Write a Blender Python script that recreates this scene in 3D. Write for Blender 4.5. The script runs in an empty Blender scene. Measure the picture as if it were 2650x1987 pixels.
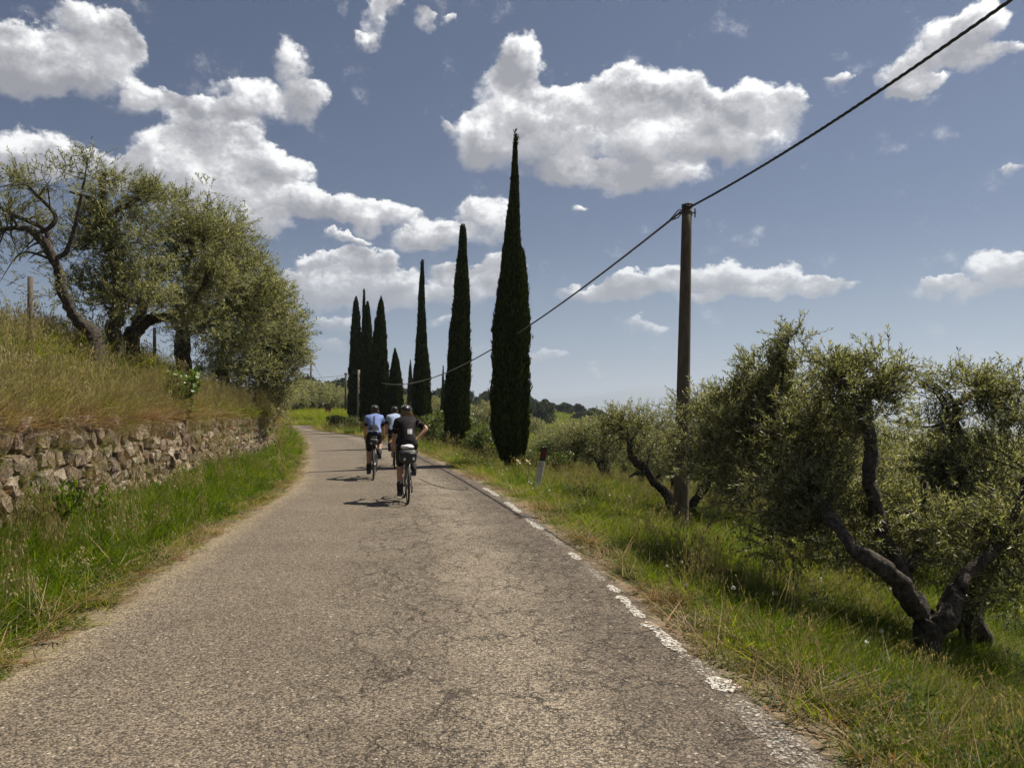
import bpy, bmesh, math, random
import numpy as np
from mathutils import Vector, Matrix, noise as mnoise
from mathutils.bvhtree import BVHTree

scene = bpy.context.scene
COL = scene.collection
rng = np.random.default_rng(7)
random.seed(7)
R = math.radians

# ------------------------------------------------------------------ camera
CAM_H = 1.65
PITCH = math.atan(56.5 / 1990.0)
cam_d = bpy.data.cameras.new('camera')
cam_d.sensor_width = 36.0
cam_d.lens = 36.0 * 1990 / 2650
cam_d.clip_start = 0.05
cam_d.clip_end = 60000
cam = bpy.data.objects.new('camera', cam_d)
cam.location = (0, 0, CAM_H)
cam.rotation_euler = (math.pi / 2 + PITCH, 0, 0)
COL.objects.link(cam)
scene.camera = cam

def P(x, y, Y):
    """world point at distance Y ahead, seen at (x, y) of the 2212 px wide view of the place"""
    dx = (x * 1.198 - 1325) / 1990
    dv = -(y * 1.198 - 993.5) / 1990
    c, s = math.cos(PITCH), math.sin(PITCH)
    d = np.array([dx, c - dv * s, s + dv * c])
    d = d / d[1] * Y
    return np.array([0, 0, CAM_H]) + d

# ------------------------------------------------------------------ exposure, sun, sky
scene.view_settings.view_transform = 'Standard'
scene.view_settings.look = 'None'
scene.view_settings.gamma = 1
scene.view_settings.exposure = 0.65
scene.view_settings.use_curve_mapping = False

SUN_VEC = Vector((0.84, 0.46, 1.50)).normalized()
SUN_EL = math.asin(SUN_VEC.z)
SUN_AZ = math.atan2(SUN_VEC.x, SUN_VEC.y)
sun_d = bpy.data.lights.new('sun', 'SUN')
sun_d.energy = 5.0
sun_d.angle = R(0.53)
sun_d.color = (1.0, 0.92, 0.79)
sun = bpy.data.objects.new('sun', sun_d)
sun.rotation_euler = SUN_VEC.to_track_quat('Z', 'Y').to_euler()
sun.location = (30, 20, 60)
COL.objects.link(sun)

def nd(nt, typ, props=None, **ins):
    n = nt.nodes.new(typ)
    for k, v in (props or {}).items():
        setattr(n, k, v)
    for k, v in ins.items():
        key = int(k[1:]) if (k[0] == 'i' and k[1:].isdigit()) else k.replace('_', ' ')
        s = n.inputs[key]
        if isinstance(v, bpy.types.NodeSocket):
            nt.links.new(v, s)
        else:
            s.default_value = v
    return n

def mth(nt, op, a, b=0.0, c=0.0, clamp=False):
    return nd(nt, 'ShaderNodeMath', {'operation': op, 'use_clamp': clamp}, i0=a, i1=b, i2=c).outputs[0]

def vm(nt, op, a, b=(0, 0, 0), c=None):
    n = nt.nodes.new('ShaderNodeVectorMath'); n.operation = op
    for i, v in enumerate((a, b) + ((c,) if c is not None else ())):
        if isinstance(v, bpy.types.NodeSocket): nt.links.new(v, n.inputs[i])
        else: n.inputs[i].default_value = v
    return n

def mixc(nt, f, a, b, blend='MIX'):
    n = nt.nodes.new('ShaderNodeMix'); n.data_type = 'RGBA'; n.blend_type = blend
    for k, v in ((0, f), (6, a), (7, b)):
        if isinstance(v, bpy.types.NodeSocket): nt.links.new(v, n.inputs[k])
        else: n.inputs[k].default_value = (tuple(v) + (1,)) if (k > 0 and len(v) == 3) else v
    return n.outputs[2]

def mrange(nt, v, a, b, c=0.0, d=1.0, smooth=False):
    n = nt.nodes.new('ShaderNodeMapRange')
    if smooth: n.interpolation_type = 'SMOOTHSTEP'
    nt.links.new(v, n.inputs[0])
    for i, x in enumerate((a, b, c, d)): n.inputs[i + 1].default_value = x
    return n.outputs[0]

def noise(nt, vec, scale, detail=4, rough=0.55, dist=0.0, norm=True):
    n = nt.nodes.new('ShaderNodeTexNoise')
    nt.links.new(vec, n.inputs['Vector'])
    n.inputs['Scale'].default_value = scale
    n.inputs['Detail'].default_value = detail
    n.inputs['Roughness'].default_value = rough
    n.inputs['Distortion'].default_value = dist
    return n

# clouds: (x, y, rx, ry) in the 2212 px view
CLOUDS = [
 (55,130,120,62),(190,75,95,58),(150,150,130,48),(255,105,50,62),(10,140,70,60),
 (50,335,150,48),(200,365,110,34),(340,205,62,30),(310,235,40,26),
 (535,225,62,50),(620,150,44,66),(655,225,60,46),(500,245,40,28),
 (430,285,72,56),(380,350,90,56),(500,350,110,72),(600,365,76,34),(440,420,120,60),(330,385,60,50),
 (620,435,88,42),(720,452,84,34),(820,475,100,28),(560,480,80,26),
 (960,512,66,28),(1050,485,56,40),(905,522,50,20),
 (825,50,26,44),(850,18,32,22),(798,84,28,16),(925,38,26,16),(978,30,16,10),
 (770,600,110,46),(850,625,95,42),(700,622,76,34),(650,600,50,30),(690,560,50,16),(760,520,46,12),(800,560,60,24),(1010,625,76,42),(1085,590,46,44),(955,692,46,14),(725,702,80,22),(710,755,64,16),(1160,770,60,12),(1000,590,60,20),
 (1120,140,56,50),(1108,215,72,62),(1045,300,66,52),(1150,300,110,76),(1235,225,66,40),(1330,205,78,56),(1440,205,84,56),
 (1390,300,150,86),(1520,235,70,46),(1630,225,64,50),(1705,235,46,48),(1570,300,120,52),(1400,385,120,30),(1240,370,80,30),
 (1350,620,76,26),(1270,632,60,20),(1450,602,66,26),(1560,595,76,32),(1660,602,76,32),(1765,612,76,18),(1600,632,160,16),
 (1378,706,62,16),(2040,622,96,20),(2150,592,86,38),(2230,600,60,40),
 (1960,160,56,48),(2050,90,76,58),(2120,50,56,46),(2100,145,66,34),(2190,112,34,16),(1975,195,60,18),
 (1820,180,30,16),(2205,350,26,14),(972,267,16,16),(1245,450,26,10),(1200,765,46,8),(1290,790,24,7),
]
world = bpy.data.worlds.new('World')
scene.world = world
world.use_nodes = True
wt = world.node_tree
wt.nodes.clear()
SKY_K = 0.054
sky = nd(wt, 'ShaderNodeTexSky', {'sky_type': 'NISHITA', 'sun_disc': False, 'sun_elevation': SUN_EL,
         'sun_rotation': SUN_AZ, 'altitude': 300, 'air_density': 1.0, 'dust_density': 0.4, 'ozone_density': 2.5})
tc = nd(wt, 'ShaderNodeTexCoord').outputs['Generated']
dirn = vm(wt, 'NORMALIZE', tc).outputs[0]
sep = nd(wt, 'ShaderNodeSeparateXYZ', Vector=dirn)
az = mth(wt, 'ARCTAN2', sep.outputs[0], sep.outputs[1])
el = mth(wt, 'ARCSINE', sep.outputs[2])
# the air is graded: deep slate blue above, pale towards the horizon
elf = mrange(wt, el, 0.0, 0.5)
skyc = mixc(wt, 1.0, sky.outputs[0], (0.29, 0.37, 0.51), 'MULTIPLY')
hsv = nd(wt, 'ShaderNodeHueSaturation', Color=skyc); hsv.inputs['Saturation'].default_value = 0.90
hsv.inputs['Value'].default_value = 1.0
skyc = hsv.outputs[0]
pale = mixc(wt, 1.0, (0.134, 0.200, 0.285), (1 / SKY_K,) * 3, 'MULTIPLY')
skyc = mixc(wt, mrange(wt, el, -0.02, 0.24, 0.9, 0.0, smooth=True), skyc, pale)
# perspective lets far clouds flatten, so stretch the noise horizontally near the horizon
zs = mth(wt, 'ADD', sep.outputs[2], 0.12)
inv = mth(wt, 'DIVIDE', 1.0, mth(wt, 'MAXIMUM', zs, 0.05))
nvec = nd(wt, 'ShaderNodeCombineXYZ', X=az, Y=mth(wt, 'MULTIPLY', el, 1.25), Z=0.3).outputs[0]
n_big = noise(wt, nvec, 9.0, 3, 0.55)
n_fine = noise(wt, nvec, 30.0, 6, 0.62)
warp = vm(wt, 'MULTIPLY_ADD', vm(wt, 'SUBTRACT', n_big.outputs['Color'], (0.5, 0.5, 0.5)).outputs[0], (0.055, 0.05, 0),
          nd(wt, 'ShaderNodeCombineXYZ', X=az, Y=el, Z=0.0).outputs[0]).outputs[0]
warp = vm(wt, 'MULTIPLY_ADD', vm(wt, 'SUBTRACT', n_fine.outputs['Color'], (0.5, 0.5, 0.5)).outputs[0], (0.045, 0.042, 0), warp).outputs[0]
Wsum = None; Nsum = None
for (cx, cy, rx, ry) in CLOUDS:
    p = P(cx, cy, 1.0) - np.array([0, 0, CAM_H]); p = p / np.linalg.norm(p)
    a0, e0 = math.atan2(p[0], p[1]), math.asin(p[2])
    k = 1.198 / 1990
    cosx = math.cos(a0) ** 2
    sx, sy = 1 / (rx * k * cosx * 1.24), 1 / (ry * k * math.cos(a0) * 1.24)
    wp = warp if Nsum is None else vm(wt, 'MULTIPLY_ADD', Nsum, (1e-9, 1e-9, 0), warp).outputs[0]
    q = vm(wt, 'MULTIPLY_ADD', wp, (sx, sy, 0), (-a0 * sx, -e0 * sy, 0)).outputs[0]
    dd = vm(wt, 'DOT_PRODUCT', q, q).outputs['Value']
    w = mth(wt, 'SUBTRACT', 1.0, dd, clamp=True)
    if rx < 45 or cy > 680: w = mth(wt, 'MULTIPLY', w, 0.66)
    sc = nd(wt, 'ShaderNodeVectorMath', {'operation': 'SCALE'}); wt.links.new(q, sc.inputs[0]); wt.links.new(w, sc.inputs['Scale'])
    Nsum = sc.outputs[0] if Nsum is None else vm(wt, 'ADD', Nsum, sc.outputs[0]).outputs[0]
    Wsum = w if Wsum is None else mth(wt, 'ADD', Wsum, w)
# loose cloud cover outside the part of the sky with modelled clouds
side = mrange(wt, mth(wt, 'ABSOLUTE', az), 0.62, 0.80)
high = mrange(wt, el, 0.50, 0.62)
outm = mth(wt, 'MAXIMUM', side, high)
n_out = noise(wt, dirn, 3.2, 5, 0.55)
outw = mth(wt, 'MULTIPLY', mth(wt, 'MULTIPLY', outm, mrange(wt, n_out.outputs[0], 0.56, 0.68)), mrange(wt, el, 0.0, 0.15))
Wt = mth(wt, 'ADD', Wsum, outw)
n_edge = noise(wt, nvec, 17.0, 9, 0.66)
ne = mth(wt, 'SUBTRACT', n_edge.outputs[0], 0.5)
dens = mth(wt, 'MULTIPLY_ADD', ne, 2.3, mth(wt, 'MINIMUM', mth(wt, 'MULTIPLY', Wt, 1.25), 1.5))
# relief: the same noise looked up a step towards the sun
nvec2 = vm(wt, 'ADD', nvec, (0.010, 0.016, 0)).outputs[0]
n_edge2 = noise(wt, nvec2, 17.0, 6, 0.62)
n_b1 = noise(wt, nvec, 11.0, 1, 0.5)
n_b2 = noise(wt, vm(wt, 'ADD', nvec, (0.02, 0.035, 0)).outputs[0], 11.0, 1, 0.5)
relief = mth(wt, 'SUBTRACT', n_edge.outputs[0], n_edge2.outputs[0])
relief2 = mth(wt, 'SUBTRACT', n_b1.outputs[0], n_b2.outputs[0])
ndiv = vm(wt, 'DOT_PRODUCT', Nsum, (0.30, 0.95, 0)).outputs['Value']
nl = mth(wt, 'DIVIDE', ndiv, mth(wt, 'ADD', Wsum, 0.25))
amr = nd(wt, 'ShaderNodeMapRange', {'interpolation_type': 'SMOOTHSTEP'})
wt.links.new(dens, amr.inputs[0]); amr.inputs[1].default_value = 0.16
wt.links.new(mrange(wt, nl, -0.15, 0.30, 1.25, 0.66), amr.inputs[2])
alpha = mth(wt, 'MULTIPLY', amr.outputs[0], mrange(wt, el, 0.005, 0.16, 0.45, 1.0))
thin = mrange(wt, dens, 0.4, 1.3, 1.0, 0.0)
rel = mth(wt, 'MULTIPLY_ADD', relief, 2.8, mth(wt, 'MULTIPLY', relief2, 1.6))
rel = mth(wt, 'MULTIPLY', rel, mrange(wt, nl, -0.35, 0.3, 0.35, 1.1))
lit = mth(wt, 'ADD', mth(wt, 'MULTIPLY', nl, 0.95), rel)
lit = mth(wt, 'ADD', lit, mth(wt, 'MULTIPLY_ADD', thin, 0.42, 0.32), clamp=True)
cr = nd(wt, 'ShaderNodeValToRGB', Fac=lit)
e = cr.color_ramp.elements
e[0].position = 0.0; e[0].color = (0.30, 0.30, 0.33, 1)
e[1].position = 1.0; e[1].color = (1.08, 1.08, 1.07, 1)
m_ = cr.color_ramp.elements.new(0.5); m_.color = (0.56, 0.56, 0.585, 1)
# clouds lower down are seen through more air
cc = mixc(wt, mrange(wt, el, 0.02, 0.22, 0.55, 0.0), cr.outputs[0], (0.36, 0.39, 0.44))
ccs = mixc(wt, 1.0, cc, (0.65 / SKY_K,) * 3, 'MULTIPLY')
final = mixc(wt, alpha, skyc, ccs)
bg = nd(wt, 'ShaderNodeBackground', Color=final, Strength=SKY_K)
wo = nd(wt, 'ShaderNodeOutputWorld', Surface=bg.outputs[0])
world.cycles.sampling_method = 'MANUAL'
world.cycles.sample_map_resolution = 512

# ------------------------------------------------------------------ mesh helpers
def mesh_np(name, V, quads=None, tris=None, smooth=False, mats=(), mat_idx=None):
    V = np.asarray(V, np.float32).reshape(-1, 3)
    q = np.asarray(quads, np.int32).reshape(-1, 4) if quads is not None and len(quads) else np.zeros((0, 4), np.int32)
    t = np.asarray(tris, np.int32).reshape(-1, 3) if tris is not None and len(tris) else np.zeros((0, 3), np.int32)
    me = bpy.data.meshes.new(name)
    me.vertices.add(len(V)); me.vertices.foreach_set('co', V.ravel())
    nl = q.size + t.size
    me.loops.add(nl)
    me.loops.foreach_set('vertex_index', np.concatenate([q.ravel(), t.ravel()]))
    me.polygons.add(len(q) + len(t))
    st = np.concatenate([np.arange(len(q)) * 4, q.size + np.arange(len(t)) * 3]).astype(np.int32)
    me.polygons.foreach_set('loop_start', st)
    me.polygons.foreach_set('use_smooth', np.full(len(q) + len(t), smooth, bool))
    for m in mats: me.materials.append(m)
    if mat_idx is not None: me.polygons.foreach_set('material_index', np.asarray(mat_idx, np.int32))
    me.update(calc_edges=True)
    return me

def link(name, data, parent=None, loc=None, label=None, cat=None, group=None, kind=None):
    o = bpy.data.objects.new(name, data)
    COL.objects.link(o)
    if parent is not None: o.parent = parent
    if loc is not None: o.location = [float(c) for c in loc]
    if label: o['label'] = label
    if cat: o['category'] = cat
    if group: o['group'] = group
    if kind: o['kind'] = kind
    return o

class Geo:
    """collects quads and triangles with a material slot each"""
    def __init__(self): self.V = []; self.Q = []; self.T = []; self.qm = []; self.tm = []; self.n = 0
    def add(self, V, Q=None, T=None, m=0):
        V = np.asarray(V, float).reshape(-1, 3)
        if Q is not None and len(Q):
            Q = np.asarray(Q).reshape(-1, 4) + self.n; self.Q.append(Q); self.qm.append(np.full(len(Q), m))
        if T is not None and len(T):
            T = np.asarray(T).reshape(-1, 3) + self.n; self.T.append(T); self.tm.append(np.full(len(T), m))
        self.V.append(V); self.n += len(V)
        return self
    def mesh(self, name, mats, smooth=False):
        cat = lambda a, w: np.concatenate(a) if a else np.zeros((0, w) if w else 0, int)
        return mesh_np(name, np.concatenate(self.V), cat(self.Q, 4), cat(self.T, 3), smooth,
                       mats, np.concatenate([cat(self.qm, 0), cat(self.tm, 0)]))

def tube(pts, rad, sides=8, bump=0.0, seed=0, cap=True):
    pts = np.asarray(pts, float); n = len(pts)
    rad = np.broadcast_to(np.asarray(rad, float), (n,))
    tan = np.gradient(pts, axis=0); tan /= np.linalg.norm(tan, axis=1)[:, None] + 1e-9
    ref = np.array([0, 0, 1.0]) if abs(tan[0][2]) < 0.9 else np.array([1.0, 0, 0])
    u = np.cross(tan[0], ref); u /= np.linalg.norm(u)
    V = []
    rr = np.random.default_rng(seed)
    ph = rr.uniform(0, 6.28, 3)
    ang = np.arange(sides) / sides * 2 * np.pi
    for i in range(n):
        u = u - tan[i] * np.dot(u, tan[i]); u /= np.linalg.norm(u) + 1e-9
        w = np.cross(tan[i], u)
        k = 1 + bump * (np.sin(ang * 2 + ph[0] + i * .5) * .6 + np.sin(ang * 3 + ph[1] - i * .35) * .5) + (rr.normal(0, bump * .35, sides) if bump else 0)
        V.append(pts[i] + (np.cos(ang)[:, None] * u + np.sin(ang)[:, None] * w) * (rad[i] * k)[:, None] if bump
                 else pts[i] + (np.cos(ang)[:, None] * u + np.sin(ang)[:, None] * w) * rad[i])
    V = np.concatenate(V)
    i, j = np.meshgrid(np.arange(n - 1), np.arange(sides), indexing='ij')
    a = i * sides + j; b = i * sides + (j + 1) % sides
    Q = np.stack([a, b, b + sides, a + sides], -1).reshape(-1, 4)
    T = []
    if cap:
        V = np.vstack([V, pts[0], pts[-1]]); c0 = n * sides
        j = np.arange(sides)
        T = np.concatenate([np.stack([(j + 1) % sides, j, np.full(sides, c0)], -1),
                            np.stack([(n - 1) * sides + j, (n - 1) * sides + (j + 1) % sides, np.full(sides, c0 + 1)], -1)])
    return V, Q, T

def smoothpath(pts, k=6):
    """Catmull-Rom through the points, k steps per span; works on any number of columns"""
    p = np.asarray(pts, float)
    p = np.vstack([2 * p[0] - p[1], p, 2 * p[-1] - p[-2]])
    out = []
    for i in range(1, len(p) - 2):
        t = np.linspace(0, 1, k, endpoint=False)[:, None]
        a, b, c, d = p[i - 1], p[i], p[i + 1], p[i + 2]
        out.append(0.5 * ((2 * b) + (c - a) * t + (2 * a - 5 * b + 4 * c - d) * t ** 2 + (3 * b - a - 3 * c + d) * t ** 3))
    out.append(p[-2][None])
    return np.concatenate(out)

def box(c, s, rot=None):
    V = np.array([[x, y, z] for x in (-.5, .5) for y in (-.5, .5) for z in (-.5, .5)]) * np.asarray(s)
    if rot is not None: V = V @ np.array(rot).T
    Q = [[0, 1, 3, 2], [4, 6, 7, 5], [0, 4, 5, 1], [2, 3, 7, 6], [0, 2, 6, 4], [1, 5, 7, 3]]
    return V + np.asarray(c), Q, []

def ellipsoid(c, r, nu=16, nv=10):
    V = []; Q = []
    for i in range(nv + 1):
        th = np.pi * i / nv
        for j in range(nu):
            ph = 2 * np.pi * j / nu
            V.append([np.sin(th) * np.cos(ph) * r[0], np.sin(th) * np.sin(ph) * r[1], np.cos(th) * r[2]])
    for i in range(nv):
        for j in range(nu):
            Q.append([i * nu + j, (i + 1) * nu + j, (i + 1) * nu + (j + 1) % nu, i * nu + (j + 1) % nu])
    return np.array(V) + np.asarray(c), Q, []

# ------------------------------------------------------------------ materials
def new_mat(name):
    m = bpy.data.materials.new(name); m.use_nodes = True
    m.node_tree.nodes.clear()
    return m, m.node_tree

def out_surf(nt, sh, disp=None):
    o = nt.nodes.new('ShaderNodeOutputMaterial')
    nt.links.new(sh, o.inputs['Surface'])

def pos(nt): return nd(nt, 'ShaderNodeNewGeometry').outputs['Position']

def bump(nt, h, strength=0.5, distance=0.01, normal=None):
    b = nd(nt, 'ShaderNodeBump', Height=h, Strength=strength, Distance=distance)
    if normal is not None: nt.links.new(normal, b.inputs['Normal'])
    return b.outputs[0]

def simple_mat(name, col, col2=None, rough=0.6, scale=8.0, bumps=0.0, bscale=None, metallic=0.0, spec=0.5, obj=False):
    m, nt = new_mat(name)
    v = nd(nt, 'ShaderNodeTexCoord').outputs['Object'] if obj else pos(nt)
    n1 = noise(nt, v, scale, 5, 0.6)
    c = mixc(nt, mrange(nt, n1.outputs[0], 0.35, 0.65), col, col2 or tuple(x * 0.7 for x in col))
    p = nd(nt, 'ShaderNodeBsdfPrincipled', Base_Color=c, Roughness=rough, Metallic=metallic)
    p.inputs['Specular IOR Level'].default_value = spec
    if bumps:
        n2 = noise(nt, v, bscale or scale * 4, 6, 0.65)
        nt.links.new(bump(nt, n2.outputs[0], 0.8, bumps), p.inputs['Normal'])
    out_surf(nt, p.outputs[0])
    return m

def leaf_mat(name, cols, trans=0.35, rough=0.45, spec=0.4, inst=True, under=None, tcol=None):
    """cols: list of colours spread over leaves / instances at random"""
    m, nt = new_mat(name)
    g = nd(nt, 'ShaderNodeNewGeometry')
    oi = nd(nt, 'ShaderNodeObjectInfo')
    f = g.outputs['Random Per Island']
    if inst:
        f = mth(nt, 'MULTIPLY_ADD', g.outputs['Random Per Island'], 0.45, mth(nt, 'MULTIPLY', oi.outputs['Random'], 0.55))
    cr = nt.nodes.new('ShaderNodeValToRGB'); nt.links.new(f, cr.inputs[0])
    el_ = cr.color_ramp.elements
    el_[0].position = 0; el_[0].color = (*cols[0], 1)
    el_[1].position = 1; el_[1].color = (*cols[-1], 1)
    for i, c in enumerate(cols[1:-1]):
        x = el_.new((i + 1) / (len(cols) - 1)); x.color = (*c, 1)
    col = cr.outputs[0]
    if under: col = mixc(nt, g.outputs['Backfacing'], col, under)
    p = nd(nt, 'ShaderNodeBsdfPrincipled', Base_Color=col, Roughness=rough)
    p.inputs['Specular IOR Level'].default_value = spec
    tr = nd(nt, 'ShaderNodeBsdfTranslucent', Color=mixc(nt, 1.0, col, tcol or (1.4, 1.4, 0.45), 'MULTIPLY'))
    mx = nd(nt, 'ShaderNodeMixShader', i0=trans, i1=p.outputs[0], i2=tr.outputs[0])
    out_surf(nt, mx.outputs[0])
    return m

# ------------------------------------------------------------------ road edges and wall line (metres)
LE = smoothpath([(-3.0,-8),(-3.05,-3),(-3.06,1.5),(-3.13,4.7),(-3.25,6.2),(-3.55,8.35),(-4.03,12.25),(-4.56,16.25),(-5.5,20.5),(-7.4,27.8),
                 (-9.1,34),(-10.9,40),(-13.2,47),(-16.2,54),(-20.5,59),(-28,61.5),(-44,62),(-70,60)], 8)
RE = smoothpath([(2.2,-8),(2.0,-3),(1.78,1.5),(1.38,4.4),(1.14,6.0),(.86,8.3),(.18,12.5),(-.55,16.2),(-1.7,20.8),(-3.5,28),
                 (-5.1,33.5),(-7.2,40),(-10.2,46),(-12.8,51.5),(-15.0,58.5),(-18,65.2),(-40,66.8),(-70,65)], 8)
WALL = smoothpath([(-4.9,-8),(-4.95,-2),(-5.05,3),(-5.3,7),(-5.45,8.5),(-5.8,11),(-6.25,14.2),(-6.85,18),(-7.45,22),(-8.1,25.5),(-8.95,29),(-10.4,33.5),(-12.8,39.5),(-16,46),(-20,51.5),(-26,55)], 8)

def poly_dist(pts, X, Y):
    """signed distance (positive to the left of travel) and arc parameter"""
    X = X.ravel(); Y = Y.ravel()
    best = np.full(X.shape, 1e18); sg = np.zeros(X.shape); ar = np.zeros(X.shape); s0 = 0
    for i in range(len(pts) - 1):
        a, b = pts[i], pts[i + 1]
        dx, dy = b - a; L2 = dx * dx + dy * dy
        t = np.clip(((X - a[0]) * dx + (Y - a[1]) * dy) / L2, 0, 1)
        ex = X - a[0] - t * dx; ey = Y - a[1] - t * dy
        d2 = ex * ex + ey * ey
        m = d2 < best
        best[m] = d2[m]; sg[m] = np.sign(dx * ey - dy * ex)[m]; ar[m] = (s0 + t * math.sqrt(L2))[m]
        s0 += math.sqrt(L2)
    return np.sqrt(best) * np.where(sg == 0, 1, sg), ar

def sst(x, a, b):
    t = np.clip((x - a) / (b - a), 0, 1)
    return t * t * (3 - 2 * t)

FAR_D = np.array([20, 40, 60, 90, 130, 180, 240, 300, 400, 700, 1500, 3000, 6000, 11000, 14000, 18000, 26000.])
FAR_A = np.array([-181, -90, -34, -17, -6, 0, 4, 9.4, 14, 20, 34, 90, 181.])
FAR_Z = np.array([
 # -180 -90  -34  -17  -6    0     4     9.4   14   20   34   90  180
 [0,   3,   3,   1,  0,  -1.0,  -1.2, -1.6, -2.2, -2.6, -4,  -4,  0],
 [0,   3,   3,   .6, 0,  -1.0,  -1.6, -2.4, -3.2, -4.2, -6,  -6,  0],
 [0,   3,   3,   .0, -.3,-1.6,  -2.4, -3.6, -5,  -6.5, -8,  -8,  0],
 [0,   3,   3,   .8, -.5,-2.4,  -3.4, -5,   -7,  -9,   -12, -12, -2],
 [0,   3,   3,   1.4,-.4,-3.0,  -4.4, -6.5, -10, -13,  -18, -16, -3],
 [0,   3,   3,   1.8,-.4,-3.0,  -4.6, -8,   -14, -19,  -25, -20, -4],
 [0,   3,   3,   2.2,0.2,-2.6,  -3.9, -8,   -18, -26,  -35, -25, -5],
 [0,   3,   3,   2.2,0.6, 0.6,  -1.0, -7,   -24, -34,  -45, -30, -6],
 [0,   0,   0,   0,  -2, -5,    -7,   -9,  -40, -52,  -65, -40, -10],
 [-20, -20, -20, -20,-25,-30,   -40,  -52,  -75, -88,  -95, -80, -30],
 [-60, -60, -60, -60,-60,-60,   -70,  -80,  -85, -95,  -105,-90, -60],
 [-110,-110,-110,-110,-110,-110,-115, -120, -95, -92,  -100,-110,-110],
 [-150]*13,
 [-150]*13,
 [100, 100, 60,  30, 20, 45,   140,  330,  240,  170,  130,  100, 100],
 [60]*13,
 [0]*13], float)

def far_h(X, Y):
    d = np.hypot(X, Y); a = np.degrees(np.arctan2(X, Y))
    ld = np.log(np.clip(d, 20, 25999)); lD = np.log(FAR_D)
    i = np.clip(np.searchsorted(lD, ld) - 1, 0, len(lD) - 2)
    t = (ld - lD[i]) / (lD[i + 1] - lD[i]); t = np.clip(t, 0, 1)
    j = np.clip(np.searchsorted(FAR_A, a) - 1, 0, len(FAR_A) - 2)
    s = np.clip((a - FAR_A[j]) / (FAR_A[j + 1] - FAR_A[j]), 0, 1); s = s * s * (3 - 2 * s)
    z = (FAR_Z[i, j] * (1 - s) + FAR_Z[i, j + 1] * s) * (1 - t) + (FAR_Z[i + 1, j] * (1 - s) + FAR_Z[i + 1, j + 1] * s) * t
    # rolling relief grows with distance
    def w(f, ph): return np.sin(X * f + ph) * np.cos(Y * f * 1.13 + ph * 2.1)
    amp = np.clip((d - 60) / 400, 0, 1)
    z = z + amp * (0.35 * w(.05, 1) + 0.6 * w(.021, 2.2))
    amp2 = np.clip((d - 900) / 1500, 0, 1)
    z = z + amp2 * (16 * w(.0041, .4) + 11 * w(.0093, 2.0) + 5 * w(.021, 3.0))
    amp3 = np.clip((d - 9500) / 2500, 0, 1)
    z = z + amp3 * (28 * w(.0013, .9) + 16 * w(.0031, 2.6))
    return z

CREST_Y = [-10, 5, 10, 13, 16, 18, 21, 24, 28, 34, 42, 60]
CREST_Z = [1.75, 1.8, 2.05, 2.6, 2.95, 2.85, 2.6, 2.35, 2.0, 1.5, 1.0, .6]
def wall_top(Y): return np.interp(Y, [-10, 10, 16, 24, 30, 40, 56], [1.52, 1.47, 1.46, 1.36, 1.24, .95, .6])

def height(X, Y):
    X = np.asarray(X, float); Y = np.asarray(Y, float); sh = X.shape
    X = X.ravel(); Y = Y.ravel()
    dl, _ = poly_dist(LE, X, Y)                 # > 0 left of the road
    dr, _ = poly_dist(RE, X, Y); dr = -dr       # > 0 right of the road
    dw, _ = poly_dist(WALL, X, Y)               # > 0 behind the wall
    fz = far_h(X, Y)
    d = np.hypot(X, Y)
    lump = 0.05 * np.sin(X * 2.1 + 1) * np.cos(Y * 1.7) + 0.03 * np.sin(X * 5.1) * np.cos(Y * 4.3 + 2)
    # left: verge, then bank behind the wall
    verge = -0.03 + 0.24 * sst(dl, 0.15, 2.0) + lump * sst(dl, .4, 1.5)
    crest = np.interp(Y, CREST_Y, CREST_Z)
    wt_ = wall_top(Y)
    bank = wt_ - 0.03 + (crest - wt_) * sst(dw, 0.1, 2.7) * 1.0 + lump * 2 * sst(dw, 0, 1) + 0.03 * np.clip(dw - 3, 0, 20)
    left = np.where(dw > 0, verge + (bank - verge) * sst(dw, 0.12, 0.34), verge)
    kl = sst(d, 55, 85)
    left = left * (1 - kl) + fz * kl
    # right: verge that falls away from the road
    k = np.interp(Y, [-5, 5, 8, 12, 20, 40, 60], [.30, .31, .25, .14, .16, .17, .12])
    right = -0.03 - k * np.clip(dr - 0.25, 0, None) * np.interp(dr, [0, 2.5, 7, 20], [.8, 1.05, 1.15, 1.0]) + lump * sst(dr, .4, 1.5)
    beyond = (Y > 52) & (dr > 0)
    br = 0.0 + .62 * sst(dr, .5, 7)
    kr = sst(np.maximum(dr, 0), 9, 30)
    right = right * (1 - kr) + fz * kr
    kb = sst(Y, 50, 58) * sst(-X, 9, 14)
    brf = br * (1 - sst(d, 78, 110)) + fz * sst(d, 78, 110)
    right = right * (1 - kb) + brf * kb
    z = np.where(dl > 0, left, np.where(dr > 0, right, -0.03))
    return z.reshape(sh)

def H(x, y): return float(height(np.array([x]), np.array([y]))[0])

# ------------------------------------------------------------------ ground
rad = [0.8]
while rad[-1] < 26000:
    r0 = rad[-1]
    rad.append(r0 * (1.013 if r0 < 45 else 1.022 if r0 < 400 else 1.035))
rad = np.array(rad)
ang = np.radians(np.concatenate([np.arange(-180, -48, 6), np.arange(-48, -40, 1), np.arange(-40, 40, 0.25), np.arange(40, 48, 1), np.arange(48, 180, 6)]))
RR, AA = np.meshgrid(rad, ang, indexing='ij')
GX, GY = RR * np.sin(AA), RR * np.cos(AA)
GZ = height(GX, GY)
nr, na = RR.shape
V = np.stack([GX, GY, GZ], -1).reshape(-1, 3)
ii, jj = np.meshgrid(np.arange(nr - 1), np.arange(na), indexing='ij')
a_ = ii * na + jj; b_ = ii * na + (jj + 1) % na
Q = np.stack([a_, b_, b_ + na, a_ + na], -1).reshape(-1, 4)
V = np.vstack([V, [0, 0, -0.03]])
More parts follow.
